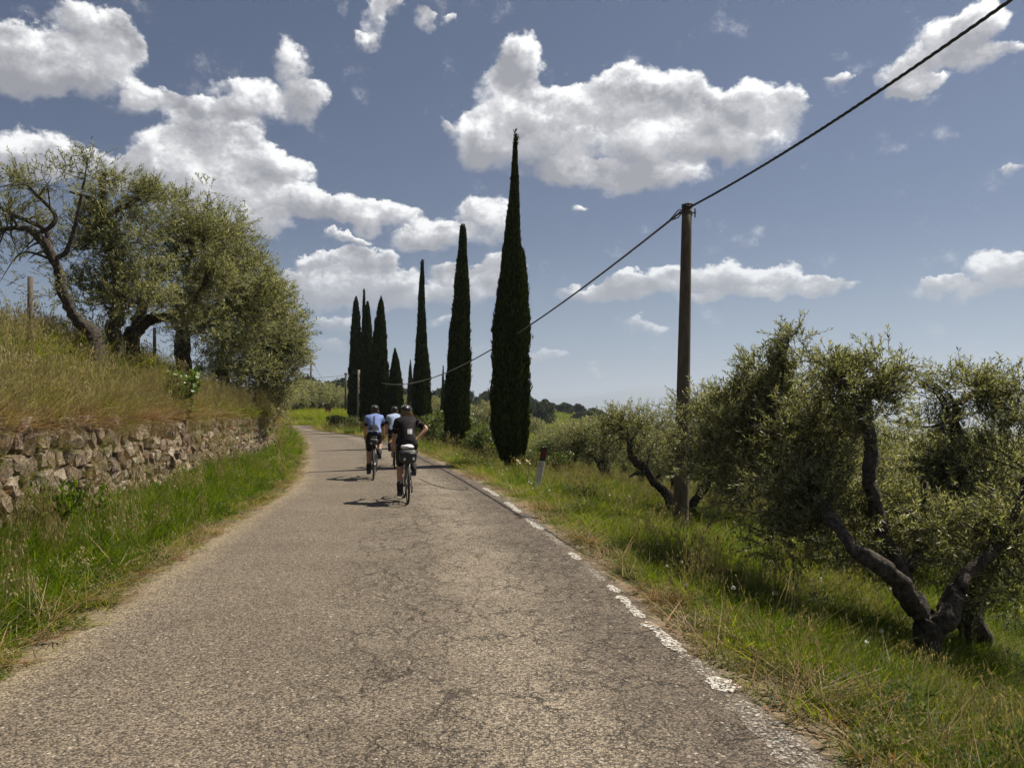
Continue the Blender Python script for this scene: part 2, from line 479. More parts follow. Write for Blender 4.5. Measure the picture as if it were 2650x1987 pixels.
T = np.stack([np.arange(na), (np.arange(na) + 1) % na, np.full(na, len(V) - 1)], -1)[:, [1, 0, 2]]
gl, _ = poly_dist(LE, V[:, 0], V[:, 1]); gr_, _ = poly_dist(RE, V[:, 0], V[:, 1])
shoulder = np.exp(-np.clip(np.minimum(np.where(gl > 0, gl, 99), np.where(gr_ < 0, -gr_, 99)), 0, 9) / 0.28)
shoulder[(gl <= 0) & (gr_ >= 0)] = 1

gm, nt = new_mat('ground')
p_ = pos(nt)
sh_a = nd(nt, 'ShaderNodeAttribute', {'attribute_name': 'shoulder'}).outputs['Fac']
nA = noise(nt, p_, 1.3, 6, 0.6); nB = noise(nt, p_, 14.0, 6, 0.7); nC = noise(nt, p_, 0.035, 5, 0.6)
c1 = mixc(nt, mrange(nt, nA.outputs[0], .35, .65), (0.030, 0.042, 0.010), (0.075, 0.068, 0.026))
c2 = mixc(nt, mrange(nt, nC.outputs[0], .40, .62), (0.050, 0.056, 0.014), (0.12, 0.115, 0.032))
dist_ = vm(nt, 'LENGTH', p_).outputs['Value']
col = mixc(nt, mrange(nt, dist_, 30, 90), c1, c2)
# woods and fields on the far slopes
nW = noise(nt, p_, 0.004, 6, 0.62)
far_c = mixc(nt, mrange(nt, nW.outputs[0], .45, .55), (0.022, 0.035, 0.014), (0.075, 0.085, 0.035))
col = mixc(nt, mrange(nt, dist_, 300, 700), col, far_c)
tan_ = mixc(nt, mrange(nt, nB.outputs[0], .3, .7), (0.11, 0.08, 0.048), (0.25, 0.20, 0.125))
shf = mrange(nt, mth(nt, 'MULTIPLY_ADD', mth(nt, 'SUBTRACT', nA.outputs[0], 0.5), 0.9, sh_a), 0.25, 0.6)
col = mixc(nt, shf, col, tan_)
pr = nd(nt, 'ShaderNodeBsdfPrincipled', Base_Color=col, Roughness=0.9)
nt.links.new(bump(nt, nB.outputs[0], 0.7, 0.03), pr.inputs['Normal'])
out_surf(nt, pr.outputs[0])
gmesh = mesh_np('ground', V, Q, T, True, [gm])
at = gmesh.attributes.new('shoulder', 'FLOAT', 'POINT'); at.data.foreach_set('value', shoulder.astype(np.float32))
link('ground', gmesh, kind='structure')

# ------------------------------------------------------------------ road
NS, NC = 420, 26
def resamp(p, n, power=1.0):
    s = np.concatenate([[0], np.cumsum(np.linalg.norm(np.diff(p, axis=0), axis=1))])
    return s
def paired(n):
    u = np.linspace(0, 1, n) * (len(LE) - 1)
    i = np.clip(u.astype(int), 0, len(LE) - 2); t = (u - i)[:, None]
    return LE[i] * (1 - t) + LE[i + 1] * t, RE[i] * (1 - t) + RE[i + 1] * t
L_, R_ = paired(NS)
rr = np.random.default_rng(3)
edge = lambda: np.convolve(rr.normal(0, 1, NS + 8), np.ones(5) / 5, 'same')[4:-4]
jl, jr = edge() * 0.05, edge() * 0.06
t = np.linspace(0, 1, NC)[None, :, None]
crossv = (R_ - L_); cl = np.linalg.norm(crossv, axis=1, keepdims=True)
L2, R2 = L_ + crossv / cl * jl[:, None], R_ + crossv / cl * jr[:, None]
XY = L2[:, None] * (1 - t) + R2[:, None] * t
z = 0.0 + 0.0 * XY[..., 0]
tt = t[..., 0] + 0 * XY[..., 0]
z = z - 0.028 * np.where((tt < 1e-6) | (tt > 1 - 1e-6), 1, 0)
Vr = np.concatenate([XY, z[..., None]], -1).reshape(-1, 3)
ii, jj = np.meshgrid(np.arange(NS - 1), np.arange(NC - 1), indexing='ij')
a_ = ii * NC + jj
Qr = np.stack([a_, a_ + 1, a_ + 1 + NC, a_ + NC], -1).reshape(-1, 4)

rm, nt = new_mat('asphalt')
p_ = pos(nt)
ac = nd(nt, 'ShaderNodeAttribute', {'attribute_name': 'across'}).outputs['Fac']
sp = nd(nt, 'ShaderNodeSeparateXYZ', Vector=p_)
n0 = noise(nt, p_, 0.9, 5, 0.6); n1 = noise(nt, p_, 3.5, 5, 0.65); nf = noise(nt, p_, 160.0, 3, 0.7)
vo = nd(nt, 'ShaderNodeTexVoronoi', Vector=p_, Scale=85.0)
voc = nd(nt, 'ShaderNodeSeparateXYZ', Vector=vo.outputs['Color'])
vo2 = nd(nt, 'ShaderNodeTexVoronoi', Vector=p_, Scale=34.0)
voc2 = nd(nt, 'ShaderNodeSeparateXYZ', Vector=vo2.outputs['Color'])
base = mixc(nt, mrange(nt, n0.outputs[0], .3, .7), (0.136, 0.108, 0.077), (0.186, 0.151, 0.111))
# darker cracked belt right of the middle, pale dusty belt in the right wheel track, dust at the left edge
acn = mth(nt, 'MULTIPLY_ADD', mth(nt, 'SUBTRACT', n1.outputs[0], .5), .10, ac)
dk = mth(nt, 'MULTIPLY', mrange(nt, acn, .80, .90), mrange(nt, acn, 0.97, 1.02, 1, 0))
base = mixc(nt, mth(nt, 'MULTIPLY', dk, .55), base, (0.088, 0.066, 0.050))
pale = mth(nt, 'MULTIPLY', mrange(nt, acn, .58, .70, smooth=True), mrange(nt, acn, .74, .84, 1, 0, smooth=True))
base = mixc(nt, mth(nt, 'MULTIPLY', pale, mrange(nt, n0.outputs[0], .3, .6, .35, .75)), base, (0.255, 0.21, 0.155))
dust = mrange(nt, acn, 0.0, 0.09, 1, 0)
base = mixc(nt, mth(nt, 'MULTIPLY', dust, .8), base, (0.31, 0.25, 0.16))
dust2 = mrange(nt, acn, 0.985, 1.03)
base = mixc(nt, mth(nt, 'MULTIPLY', dust2, .6), base, (0.22, 0.175, 0.12))
# aggregate: pale and dark stones in the binder
st = mrange(nt, voc.outputs[0], 0.0, 1.0, 0.30, 1.78)
base = mixc(nt, 1.0, base, nd(nt, 'ShaderNodeCombineXYZ', X=st, Y=st, Z=st).outputs[0], 'MULTIPLY')
big = mth(nt, 'MULTIPLY', mrange(nt, voc2.outputs[1], .90, .94), mrange(nt, vo2.outputs['Distance'], 0.25, 0.42, 1, 0))
base = mixc(nt, mth(nt, 'MULTIPLY', big, .75), base, (0.52, 0.46, 0.37))
gapd = mrange(nt, vo.outputs['Distance'], .45, .75, 1.0, 0.45)
base = mixc(nt, 1.0, base, nd(nt, 'ShaderNodeCombineXYZ', X=gapd, Y=gapd, Z=gapd).outputs[0], 'MULTIPLY')
# cracks: fatigue cells, open only in patches
wob = vm(nt, 'MULTIPLY_ADD', vm(nt, 'SUBTRACT', n1.outputs['Color'], (.5, .5, .5)).outputs[0], (.5, .5, 0), p_).outputs[0]
wob = vm(nt, 'MULTIPLY_ADD', vm(nt, 'SUBTRACT', noise(nt, p_, 22, 4, .7).outputs['Color'], (.5, .5, .5)).outputs[0], (.07, .07, 0), wob).outputs[0]
cv = nd(nt, 'ShaderNodeTexVoronoi', {'feature': 'DISTANCE_TO_EDGE'}, Vector=vm(nt, 'MULTIPLY', wob, (1, .45, 1)).outputs[0], Scale=3.4)
cv2 = nd(nt, 'ShaderNodeTexVoronoi', {'feature': 'DISTANCE_TO_EDGE'}, Vector=vm(nt, 'MULTIPLY', wob, (1, .6, 1)).outputs[0], Scale=7.5)
lc1 = mth(nt, 'MULTIPLY', mrange(nt, cv.outputs['Distance'], 0.004, 0.018, 1, 0), mrange(nt, noise(nt, p_, 1.1, 3, .6).outputs[0], .36, .56))
lc2 = mth(nt, 'MULTIPLY', mrange(nt, cv2.outputs['Distance'], 0.006, 0.026, 1, 0), mrange(nt, noise(nt, p_, 1.7, 3, .6).outputs[0], .42, .60))
cz = mth(nt, 'MULTIPLY', mrange(nt, acn, .36, .50), mrange(nt, acn, .96, 1.0, 1, 0))
crack = mth(nt, 'MULTIPLY', mth(nt, 'MAXIMUM', lc1, lc2), cz)
base = mixc(nt, mth(nt, 'MULTIPLY', crack, .80), base, (0.035, 0.028, 0.020))
hgt = mth(nt, 'SUBTRACT', mth(nt, 'MULTIPLY_ADD', vo.outputs['Distance'], -0.5, mth(nt, 'MULTIPLY', voc.outputs[1], .5)), mth(nt, 'MULTIPLY', crack, 2.0))
hgt = mth(nt, 'ADD', hgt, mth(nt, 'MULTIPLY', nf.outputs[0], .4))
pr = nd(nt, 'ShaderNodeBsdfPrincipled', Base_Color=base, Roughness=0.8)
pr.inputs['Specular IOR Level'].default_value = 0.35
nt.links.new(bump(nt, hgt, 0.9, 0.009), pr.inputs['Normal'])
out_surf(nt, pr.outputs[0])
rmesh = mesh_np('road', Vr, Qr, None, True, [rm])
at = rmesh.attributes.new('across', 'FLOAT', 'POINT'); at.data.foreach_set('value', np.broadcast_to(tt, XY.shape[:2]).astype(np.float32).ravel())
link('road', rmesh, kind='structure')

# worn white edge line in pieces
wm, nt = new_mat('road_paint')
p_ = pos(nt)
nn = noise(nt, p_, 42, 7, .78)
vv = nd(nt, 'ShaderNodeTexVoronoi', Vector=p_, Scale=110.0)
wear = mrange(nt, mth(nt, 'ADD', nn.outputs[0], mth(nt, 'MULTIPLY', vv.outputs['Distance'], -.015)), .45, .55)
pr = nd(nt, 'ShaderNodeBsdfPrincipled', Base_Color=mixc(nt, nn.outputs[0], (.46, .43, .36), (.74, .72, .66)), Roughness=.7)
tr_ = nd(nt, 'ShaderNodeBsdfTransparent')
mx = nd(nt, 'ShaderNodeMixShader', i0=wear, i1=tr_.outputs[0], i2=pr.outputs[0])
out_surf(nt, mx.outputs[0])
wmf = wm.copy(); wmf.name = 'faded_road_paint'
for n in wmf.node_tree.nodes:
    if n.type == 'MAP_RANGE': n.inputs[1].default_value = .50; n.inputs[2].default_value = .66
sR = np.concatenate([[0], np.cumsum(np.linalg.norm(np.diff(RE, axis=0), axis=1))])
sY = lambda y: np.interp(y, RE[:60, 1], sR[:60])
def edge_pt(s, off):
    off = off - .13
    x = np.interp(s, sR, RE[:, 0]); y = np.interp(s, sR, RE[:, 1])
    x2 = np.interp(s + .2, sR, RE[:, 0]); y2 = np.interp(s + .2, sR, RE[:, 1])
    d = np.array([x2 - x, y2 - y]); d /= np.linalg.norm(d)
    return np.array([x - d[1] * off, y + d[0] * off])
for (y0, y1, off, wd, m_, fade) in [(14.1, 15.6, .28, .10, wm, 0), (12.0, 13.3, .28, .10, wm, 0), (10.3, 11.6, .28, .10, wm, 0), (9.1, 10.1, .27, .09, wmf, 1),
                           (8.3, 8.75, .27, .08, wm, 0), (7.3, 8.2, .26, .08, wmf, 1), (6.85, 7.15, .24, .07, wm, 0), (6.05, 6.75, .25, .08, wm, 0), (5.2, 5.95, .25, .10, wm, 0), (4.75, 5.2, .25, .09, wmf, 0),
                           (4.5, 4.75, .24, .15, wm, 0), (2.8, 4.4, .27, .17, wmf, 1), (17.0, 19.5, .32, .10, wmf, 1)]:
    s0, s1 = sY(y0), sY(y1); n = max(4, int((s1 - s0) / .06))
    Vv = []
    for k in range(n + 1):
        s = s0 + (s1 - s0) * k / n
        tp = min(1, 7 * k / n + .45, 7 * (1 - k / n) + .45)
        for sd in (-.5, .5):
            q = edge_pt(s, off + sd * wd * tp * (1 + rr.normal(0, .30)))
            Vv.append([q[0], q[1], .004])
    Qv = [[2 * k, 2 * k + 1, 2 * k + 3, 2 * k + 2] for k in range(n)]
    o = link('road_marking', mesh_np('road_marking', Vv, Qv, None, False, [m_]), kind='structure')

# long open joint across the lane and the sunken patch at its end
cm_ = simple_mat('crack_fill', (.022, .018, .014), (.045, .036, .028), .95, 30)
path = smoothpath([P(905, 1033, 1), P(925, 1043, 1), P(950, 1051, 1), P(975, 1056, 1), P(1000, 1058.5, 1), P(1010, 1056, 1), P(1003, 1050, 1)], 8)
pts = []
for q in path:
    d = q - np.array([0, 0, CAM_H]); pts.append([d[0] * CAM_H / -d[2], d[1] * CAM_H / -d[2]])
pts = np.array(pts) + rr.normal(0, .015, (len(pts), 2))
Vv = []
for k, q in enumerate(pts):
    w = .028 * (0.35 + 0.65 * math.sin(math.pi * (k + .5) / len(pts))) * rr.uniform(.6, 1.4)
    dd_ = pts[min(k + 1, len(pts) - 1)] - pts[max(k - 1, 0)]; dd_ /= np.linalg.norm(dd_) + 1e-9
    Vv += [[q[0] - dd_[1] * w, q[1] + dd_[0] * w, .004], [q[0] + dd_[1] * w, q[1] - dd_[0] * w, .004]]
link('road_crack', mesh_np('road_crack', Vv, [[2 * k, 2 * k + 1, 2 * k + 3, 2 * k + 2] for k in range(len(pts) - 1)], None, False, [cm_]), kind='structure')

# ------------------------------------------------------------------ dry stone wall
wall_root = link('stone_wall', None, loc=(-7.0, 12, 0.2), label='long weathered dry stone wall holding up the grassy bank left of the road', cat='wall')
WL = np.array(wall_root.location)
stone_ms = []
for i, (ca, cb) in enumerate([((.26, .195, .135), (.44, .345, .245)), ((.20, .15, .105), (.36, .28, .20)), ((.34, .28, .21), (.54, .45, .34)), ((.15, .115, .085), (.28, .215, .155))]):
    m, nt = new_mat('wall_stone')
    p_ = pos(nt)
    a = noise(nt, p_, 9, 6, .65); b = noise(nt, vm(nt, 'MULTIPLY', p_, (1, 1, .5)).outputs[0], 38, 6, .7); c = noise(nt, p_, 3, 3, .5)
    cc_ = mixc(nt, mrange(nt, a.outputs[0], .35, .65), ca, cb)
    cc_ = mixc(nt, mrange(nt, b.outputs[0], .52, .70, 0, .6), cc_, (.42, .39, .31))
    cc_ = mixc(nt, mrange(nt, b.outputs[0], .46, .36, 0, .7), cc_, (.05, .04, .03))
    cc_ = mixc(nt, mrange(nt, c.outputs[0], .56, .66, 0, .5), cc_, (.11, .085, .05))
    pr = nd(nt, 'ShaderNodeBsdfPrincipled', Base_Color=cc_, Roughness=.92)
    pr.inputs['Specular IOR Level'].default_value = .2
    nt.links.new(bump(nt, mth(nt, 'ADD', a.outputs[0], b.outputs[0]), 1.0, .05), pr.inputs['Normal'])
    out_surf(nt, pr.outputs[0]); stone_ms.append(m)
sW = np.concatenate([[0], np.cumsum(np.linalg.norm(np.diff(WALL, axis=0), axis=1))])
def wall_pt(s, out=0.0):
    x = np.interp(s, sW, WALL[:, 0]); y = np.interp(s, sW, WALL[:, 1])
    e = .3
    d = np.array([np.interp(s + e, sW, WALL[:, 0]) - np.interp(s - e, sW, WALL[:, 0]), np.interp(s + e, sW, WALL[:, 1]) - np.interp(s - e, sW, WALL[:, 1])])
    d /= np.linalg.norm(d)
    return x + d[1] * out, y - d[0] * out
wy = lambda y: float(np.interp(y, WALL[:, 1], sW))
def clip_cell(poly, m, nrm):
    out = []
    for i in range(len(poly)):
        a, b = poly[i], poly[(i + 1) % len(poly)]
        da, db = np.dot(a - m, nrm), np.dot(b - m, nrm)
        if da <= 0: out.append(a)
        if (da < 0) != (db < 0) and abs(da - db) > 1e-9:
            out.append(a + (b - a) * da / (da - db))
    return out
def wall_cells(s0, s1, z0, zt, cw, ch, seed):
    r = np.random.default_rng(seed)
    pts = []
    s = s0; row = 0; zz = z0
    while zz < zt:
        h = ch * r.uniform(.75, 1.3); s = s0 - r.uniform(0, cw)
        while s < s1:
            w = cw * r.uniform(.5, 1.6)
            pts.append([s + w / 2, zz + h / 2 + r.normal(0, h * .16)]); s += w
        zz += h
    pts = np.array(pts)
    cells = []
    for i, p in enumerate(pts):
        dist = np.linalg.norm((pts - p) / [1, .8], axis=1)
        nb = np.argsort(dist)[1:16]
        poly = [np.array(v) for v in ([p[0] - cw * 1.3, z0 - .1], [p[0] + cw * 1.3, z0 - .1], [p[0] + cw * 1.3, zt + .08], [p[0] - cw * 1.3, zt + .08])]
        for k in nb:
            poly = clip_cell(poly, (p + pts[k]) / 2, pts[k] - p)
            if len(poly) < 3: break
        if len(poly) >= 3: cells.append((p, np.array(poly)))
    return cells
def stone_mesh(cell, r, ztopf):
    p, poly = cell
    c = poly.mean(0)
    # even outline of 11 points
    pp = np.vstack([poly, poly[:1]]); L = np.concatenate([[0], np.cumsum(np.linalg.norm(np.diff(pp, axis=0), axis=1))])
    n = 10; q = np.stack([np.interp(np.linspace(0, L[-1], n, endpoint=False), L, pp[:, k]) for k in (0, 1)], 1)
    size = math.sqrt(max(L[-1], .1))
    v = c - q; vn = np.linalg.norm(v, axis=1, keepdims=True)
    q = q + v / vn * (.009 + r.uniform(0, .016, (n, 1)))
    proud = r.uniform(.015, .065)
    tilt = r.normal(0, .16, 2)
    V = []
    def emit(pt, d):
        d = d + np.dot(pt - c, tilt)
        x, y = wall_pt(pt[0], d)
        V.append([x - WL[0], y - WL[1], pt[1] - WL[2]])
    for k in range(n): emit(q[k] + (c - q[k]) * .06, -.08)
    for k in range(n): emit(q[k], proud * .45 + r.normal(0, .008))
    for k in range(n): emit(q[k] + (c - q[k]) * r.uniform(.08, .2), proud + r.normal(0, .014))
    emit(c + r.normal(0, .02, 2), proud + r.uniform(.0, .03))
    Q = []; T = []
    for a in range(2):
        for k in range(n): Q.append([a * n + k, a * n + (k + 1) % n, (a + 1) * n + (k + 1) % n, (a + 1) * n + k])
    for k in range(n): T.append([2 * n + k, 2 * n + (k + 1) % n, 3 * n])
    return V, Q, T
r = np.random.default_rng(11)
cells = wall_cells(wy(-1), wy(48), .10, 1.46, .285, .19, 4)
cells = [c for c in cells if c[0][1] < float(wall_top(np.interp(c[0][0], sW, WALL[:, 1]))) - .02]
cells.sort(key=lambda c: c[0][0])
nobj = 0
rest = Geo(); s_first = wy(7.6)
for c in cells:
    V_, Q_, T_ = stone_mesh(c, r, 0)
    if nobj < 298 and c[0][0] > s_first:
        g = Geo().add(V_, Q_, T_)
        link('stone', g.mesh('stone', [stone_ms[int(r.choice(4, p=[.38, .26, .2, .16]))]]), wall_root); nobj += 1
    else:
        rest.add(V_, Q_, T_, int(r.integers(4)))
link('far_stones', rest.mesh('far_stones', stone_ms), wall_root, kind='stuff')
# earth core behind the stones
g = Geo(); ss = np.linspace(wy(-6), wy(54), 160); Vb = []
for s in ss:
    yy = float(np.interp(s, sW, WALL[:, 1])); zt = float(wall_top(yy)) - .05
    for (o_, z_) in ((-.03, -.1), (-.05, zt * .5), (-.06, zt), (-.5, zt + .02)):
        x, y = wall_pt(s, o_ + r.normal(0, .008)); Vb.append([x - WL[0], y - WL[1], z_ - WL[2]])
Qb = [[4 * i + k, 4 * i + 4 + k, 4 * i + 5 + k, 4 * i + 1 + k] for i in range(len(ss) - 1) for k in range(3)]
core_m = simple_mat('dark_earth', (.035, .027, .018), (.075, .058, .038), .95, 12, .02)
link('earth_core', g.add(Vb, Qb).mesh('earth_core', [core_m], True), wall_root)

# ------------------------------------------------------------------ leaves and bark
olive_m = leaf_mat('olive_leaf', [(.036, .043, .014), (.074, .081, .030), (.145, .146, .068), (.28, .275, .17)], .38, .42, .40, False, under=(.34, .32, .20), tcol=(1.25, 1.35, .58))
bark_m = simple_mat('olive_bark', (.016, .012, .009), (.115, .092, .068), .95, 20, .06, 36)
def twig_leaves(O, D, L, nl, leaf, width, r, droop=.15, open_=.75):
    """leaves in opposite pairs along each twig; all arrays over twigs"""
    n = len(O)
    D = D / (np.linalg.norm(D, axis=1, keepdims=True) + 1e-9)
    A = np.cross(D, r.normal(0, 1, (n, 3))); A /= np.linalg.norm(A, axis=1, keepdims=True) + 1e-9
    B = np.cross(D, A)
    t = (np.arange(nl) + .5) / nl
    pairphase = (np.arange(nl) // 2 % 2) * (np.pi / 2) + (np.arange(nl) % 2) * np.pi
    th = pairphase[None] + r.normal(0, .35, (n, nl))
    tt_ = t[None] + r.normal(0, .012, (n, nl))
    posn = O[:, None] + D[:, None] * (L[:, None] * tt_)[..., None]
    posn[..., 2] -= droop * (tt_ ** 2) * L[:, None]
    side = A[:, None] * np.cos(th)[..., None] + B[:, None] * np.sin(th)[..., None]
    op = np.clip(open_ + r.normal(0, .22, (n, nl)), .15, 1.3)[..., None]
    ld = D[:, None] * np.cos(op) + side * np.sin(op)
    ld = ld + r.normal(0, .12, ld.shape); ld[..., 2] -= droop * .6 * tt_
    ld /= np.linalg.norm(ld, axis=-1, keepdims=True)
    wd = np.cross(ld, r.normal(0, .5, ld.shape) + D[:, None]); wd /= np.linalg.norm(wd, axis=-1, keepdims=True) + 1e-9
    up = np.cross(wd, ld)
    ll = (leaf * r.uniform(.7, 1.2, (n, nl)))[..., None]
    w2 = ll * width / leaf * .5
    p0 = posn; p2 = posn + ld * ll
    mid = posn + ld * ll * .45
    pa = mid + wd * w2 + up * w2 * .35; pb = mid - wd * w2 + up * w2 * .35
    V = np.stack([p0, pa, p2, pb], 2).reshape(-1, 3)
    k = np.arange(n * nl)[:, None] * 4
    T = np.concatenate([k + [0, 1, 2], k + [0, 2, 3]], 1).reshape(-1, 3)
    return V, T
def stems(O, D, L, rad, droop=.15):
    n = len(O); D = D / np.linalg.norm(D, axis=1, keepdims=True)
    A = np.cross(D, [0.3, 0.2, 1.0]); A /= np.linalg.norm(A, axis=1, keepdims=True) + 1e-9
    B = np.cross(D, A)
    E = O + D * L[:, None]; E[:, 2] -= droop * L
    M = O + D * (L * .5)[:, None]; M[:, 2] -= droop * .25 * L
    rings = []
    for c, k in ((O, 1), (M, .75), (E, .25)):
        for a in (0, 2.09, 4.19):
            rings.append(c + (A * math.cos(a) + B * math.sin(a)) * rad * k)
    V = np.stack(rings, 1).reshape(-1, 3)
    q = []
    for s in range(2):
        for j in range(3): q.append([s * 3 + j, s * 3 + (j + 1) % 3, s * 3 + 3 + (j + 1) % 3, s * 3 + 3 + j])
    Q = (np.arange(n)[:, None, None] * 9 + np.array(q)[None]).reshape(-1, 4)
    return V, Q

def gnarl(pl, k, amp, r):
    """limb given as rows x,y,z,radius -> smooth wandering path"""
    p = smoothpath(pl, k)
    w = np.cumsum(r.normal(0, 1, (len(p), 3)), axis=0); w -= np.linspace(0, 1, len(p))[:, None] * w[-1]
    p[:, :3] += w * (p[:, 3:4] * amp)
    return p

def olive_tree(base, limbs, blobs, seed, label, group=None, ntw=1500, nl=18, leaf=.055, width=.013, tl=(.22, .42), sub=26, name='olive_tree', lm=None, bm=None, hollow=.45, cat='tree', sides=14, droop=.15):
    r = np.random.default_rng(seed)
    base = np.asarray(base, float)
    root = link(name, None, loc=base, label=label, cat=cat, group=group)
    trunk = Geo(); allp = []
    x0, y0, z0_, r0 = limbs[0][0]; hz0 = H(x0, y0)
    if z0_ > hz0 - .1: limbs[0] = [[x0, y0, hz0 - .2, r0 * 1.15]] + limbs[0]
    for L in limbs:
        p = gnarl(np.array(L, float), 6, .22, r)
        V, Q, T = tube(p[:, :3] - base, p[:, 3], sides, .17, int(r.integers(1e6)))
        trunk.add(V, Q, T); allp.append(p)
    P_all = np.vstack(allp)
    me = trunk.mesh('trunk', [bm or bark_m], True)
    link('trunk', me, root)
    crown = Geo(); tot = sum(b[6] if len(b) > 6 else (b[3] * b[4] * b[5]) ** .66 for b in blobs)
    for b in blobs:
        c = np.array(b[:3]); rd = np.array(b[3:6])
        wt_ = b[6] if len(b) > 6 else (b[3] * b[4] * b[5]) ** .66
        nb = max(2, int(sub * wt_ / tot)); n = max(12, int(ntw * wt_ / tot))
        # thin boughs from the nearest limb into the blob
        starts = []
        for k in range(nb):
            d = r.normal(0, 1, 3); d /= np.linalg.norm(d); d[2] = abs(d[2]) * .9 - .1
            e = c + d * rd * r.uniform(.55, .95)
            i = np.argmin(np.linalg.norm(P_all[:, :3] - e, axis=1) + r.uniform(0, .25, len(P_all)))
            s = P_all[i, :3]; mid = (s + e) / 2 + r.normal(0, .10, 3) * np.linalg.norm(e - s) + np.array([0, 0, .10]) * np.linalg.norm(e - s)
            path = smoothpath([s, mid, e], 5)
            rad_ = np.linspace(min(P_all[i, 3] * .5, .028), .004, len(path))
            V, Q, T = tube(path - base, rad_, 5, .1, int(r.integers(1e6)), False); crown.add(V, Q, T, 1)
            starts.append(path[3:])
        S = np.vstack(starts)
        # sprays grouped on the boughs and through the volume
        d = r.normal(0, 1, (n, 3)); d /= np.linalg.norm(d, axis=1, keepdims=True)
        rr_ = (hollow + (1 - hollow) * r.uniform(0, 1, n) ** .6)
        # uneven outline: lobes by direction
        lob = 1 + .22 * np.sin(d[:, 0] * 5 + seed) * np.cos(d[:, 2] * 6 + d[:, 1] * 4 + seed * 1.7)
        O = c + d * rd * (rr_ * lob)[:, None]
        # pull a third of the sprays towards boughs so that clumps and gaps form
        pick = r.uniform(0, 1, n) < .55
        J = r.integers(0, len(S), n)
        O = np.where(pick[:, None], S[J] + r.normal(0, .13, (n, 3)) * (rd.mean() / .9), O)
        D = (O - c) / rd; D /= np.linalg.norm(D, axis=1, keepdims=True) + 1e-9
        D = D * .8 + r.normal(0, .45, (n, 3)) + np.array([0, 0, .45])
        L = r.uniform(*tl, n)
        D /= np.linalg.norm(D, axis=1, keepdims=True)
        V, T = twig_leaves(O - base, D, L, nl, leaf, width, r, droop); crown.add(V, None, T, 0)
        V, Q = stems(O - base, D, L, .0035, droop); crown.add(V, Q, None, 1)
    link('crown', crown.mesh('crown', [lm or olive_m, bm or bark_m], False), root)
    return root
def PL(x, y, Y, rr_=0.1): return [*P(x, y, Y), rr_]
def blob(x, y, Y, rx, ry, rz, w=None):
    b = [*P(x, y, Y), rx, ry, rz]
    return b + ([w] if w else [])

# ---- near olives on the right
B0 = P(2000, 1440, 6.7)
olive_tree([B0[0], B0[1], H(B0[0], B0[1])],
 [[PL(1998, 1480, 6.7, .13), PL(2000, 1415, 6.7, .11), PL(2006, 1365, 6.7, .115), PL(2004, 1335, 6.7, .10)],
  [PL(2006, 1360, 6.7, .085), PL(1975, 1315, 6.65, .085), PL(1935, 1255, 6.6, .078), PL(1885, 1215, 6.5, .072), PL(1840, 1195, 6.6, .06), PL(1790, 1135, 6.9, .052), PL(1762, 1075, 7.2, .048), PL(1735, 990, 7.7, .045), PL(1700, 900, 8.2, .045), PL(1655, 850, 8.8, .03)],
  [PL(1975, 1310, 6.7, .085), PL(1965, 1260, 6.9, .075), PL(1935, 1190, 7.1, .065), PL(1905, 1120, 7.2, .062), PL(1885, 1050, 7.2, .065), PL(1880, 970, 7.2, .062)],
  [PL(1880, 975, 7.2, .058), PL(1868, 900, 7.2, .055), PL(1845, 850, 7.2, .05), PL(1820, 818, 7.2, .055)],
  [PL(2010, 1365, 6.7, .08), PL(2042, 1330, 6.7, .085), PL(2056, 1285, 6.75, .072), PL(2095, 1240, 6.8, .055), PL(2150, 1180, 6.9, .045), PL(2190, 1110, 7, .035), PL(2230, 1010, 7.1, .04)],
  [PL(1960, 1230, 7, .05), PL(1985, 1180, 7.2, .04), PL(1990, 1120, 7.4, .03), PL(2000, 1040, 7.5, .02)]],
 [blob(1660, 885, 8.9, .62, .6, .34), blob(1580, 895, 9.3, .50, .5, .28), blob(1500, 925, 9.5, .32, .4, .22), blob(1715, 830, 8.6, .30, .4, .30), blob(1715, 738, 8.4, .13, .14, .13, .07), blob(1480, 985, 9.6, .3, .4, .3), blob(1640, 800, 8.8, .22, .3, .13, .09),
  blob(1650, 980, 8.6, .62, .6, .46), blob(1580, 1000, 9.0, .5, .5, .4), blob(1760, 940, 7.8, .52, .5, .40), blob(1740, 1060, 7.6, .60, .5, .42), blob(1640, 1080, 8.4, .5, .5, .4), blob(1830, 860, 7.4, .40, .5, .26), blob(1905, 800, 7.3, .14, .2, .17, .08), blob(1800, 805, 7.5, .14, .2, .12, .07),
  blob(1885, 910, 7.3, .30, .5, .26), blob(1800, 1130, 7.4, .55, .5, .32), blob(1900, 1150, 7.6, .50, .5, .32), blob(1700, 1170, 7.8, .34, .4, .26), blob(1850, 1020, 7.8, .45, .4, .4),
  blob(2120, 1190, 7.0, .36, .3, .26), blob(2190, 1270, 7.1, .34, .3, .26), blob(2040, 1150, 7.2, .3, .3, .22), blob(2200, 1140, 7.0, .34, .3, .28), blob(1960, 1200, 7.4, .3, .3, .16)],
 21, 'gnarled olive tree with forked low trunk in the grass by the near road edge', ntw=5000, nl=20, leaf=.058, width=.0135, tl=(.16, .34), sub=70)
B1 = P(2120, 1330, 8.6)
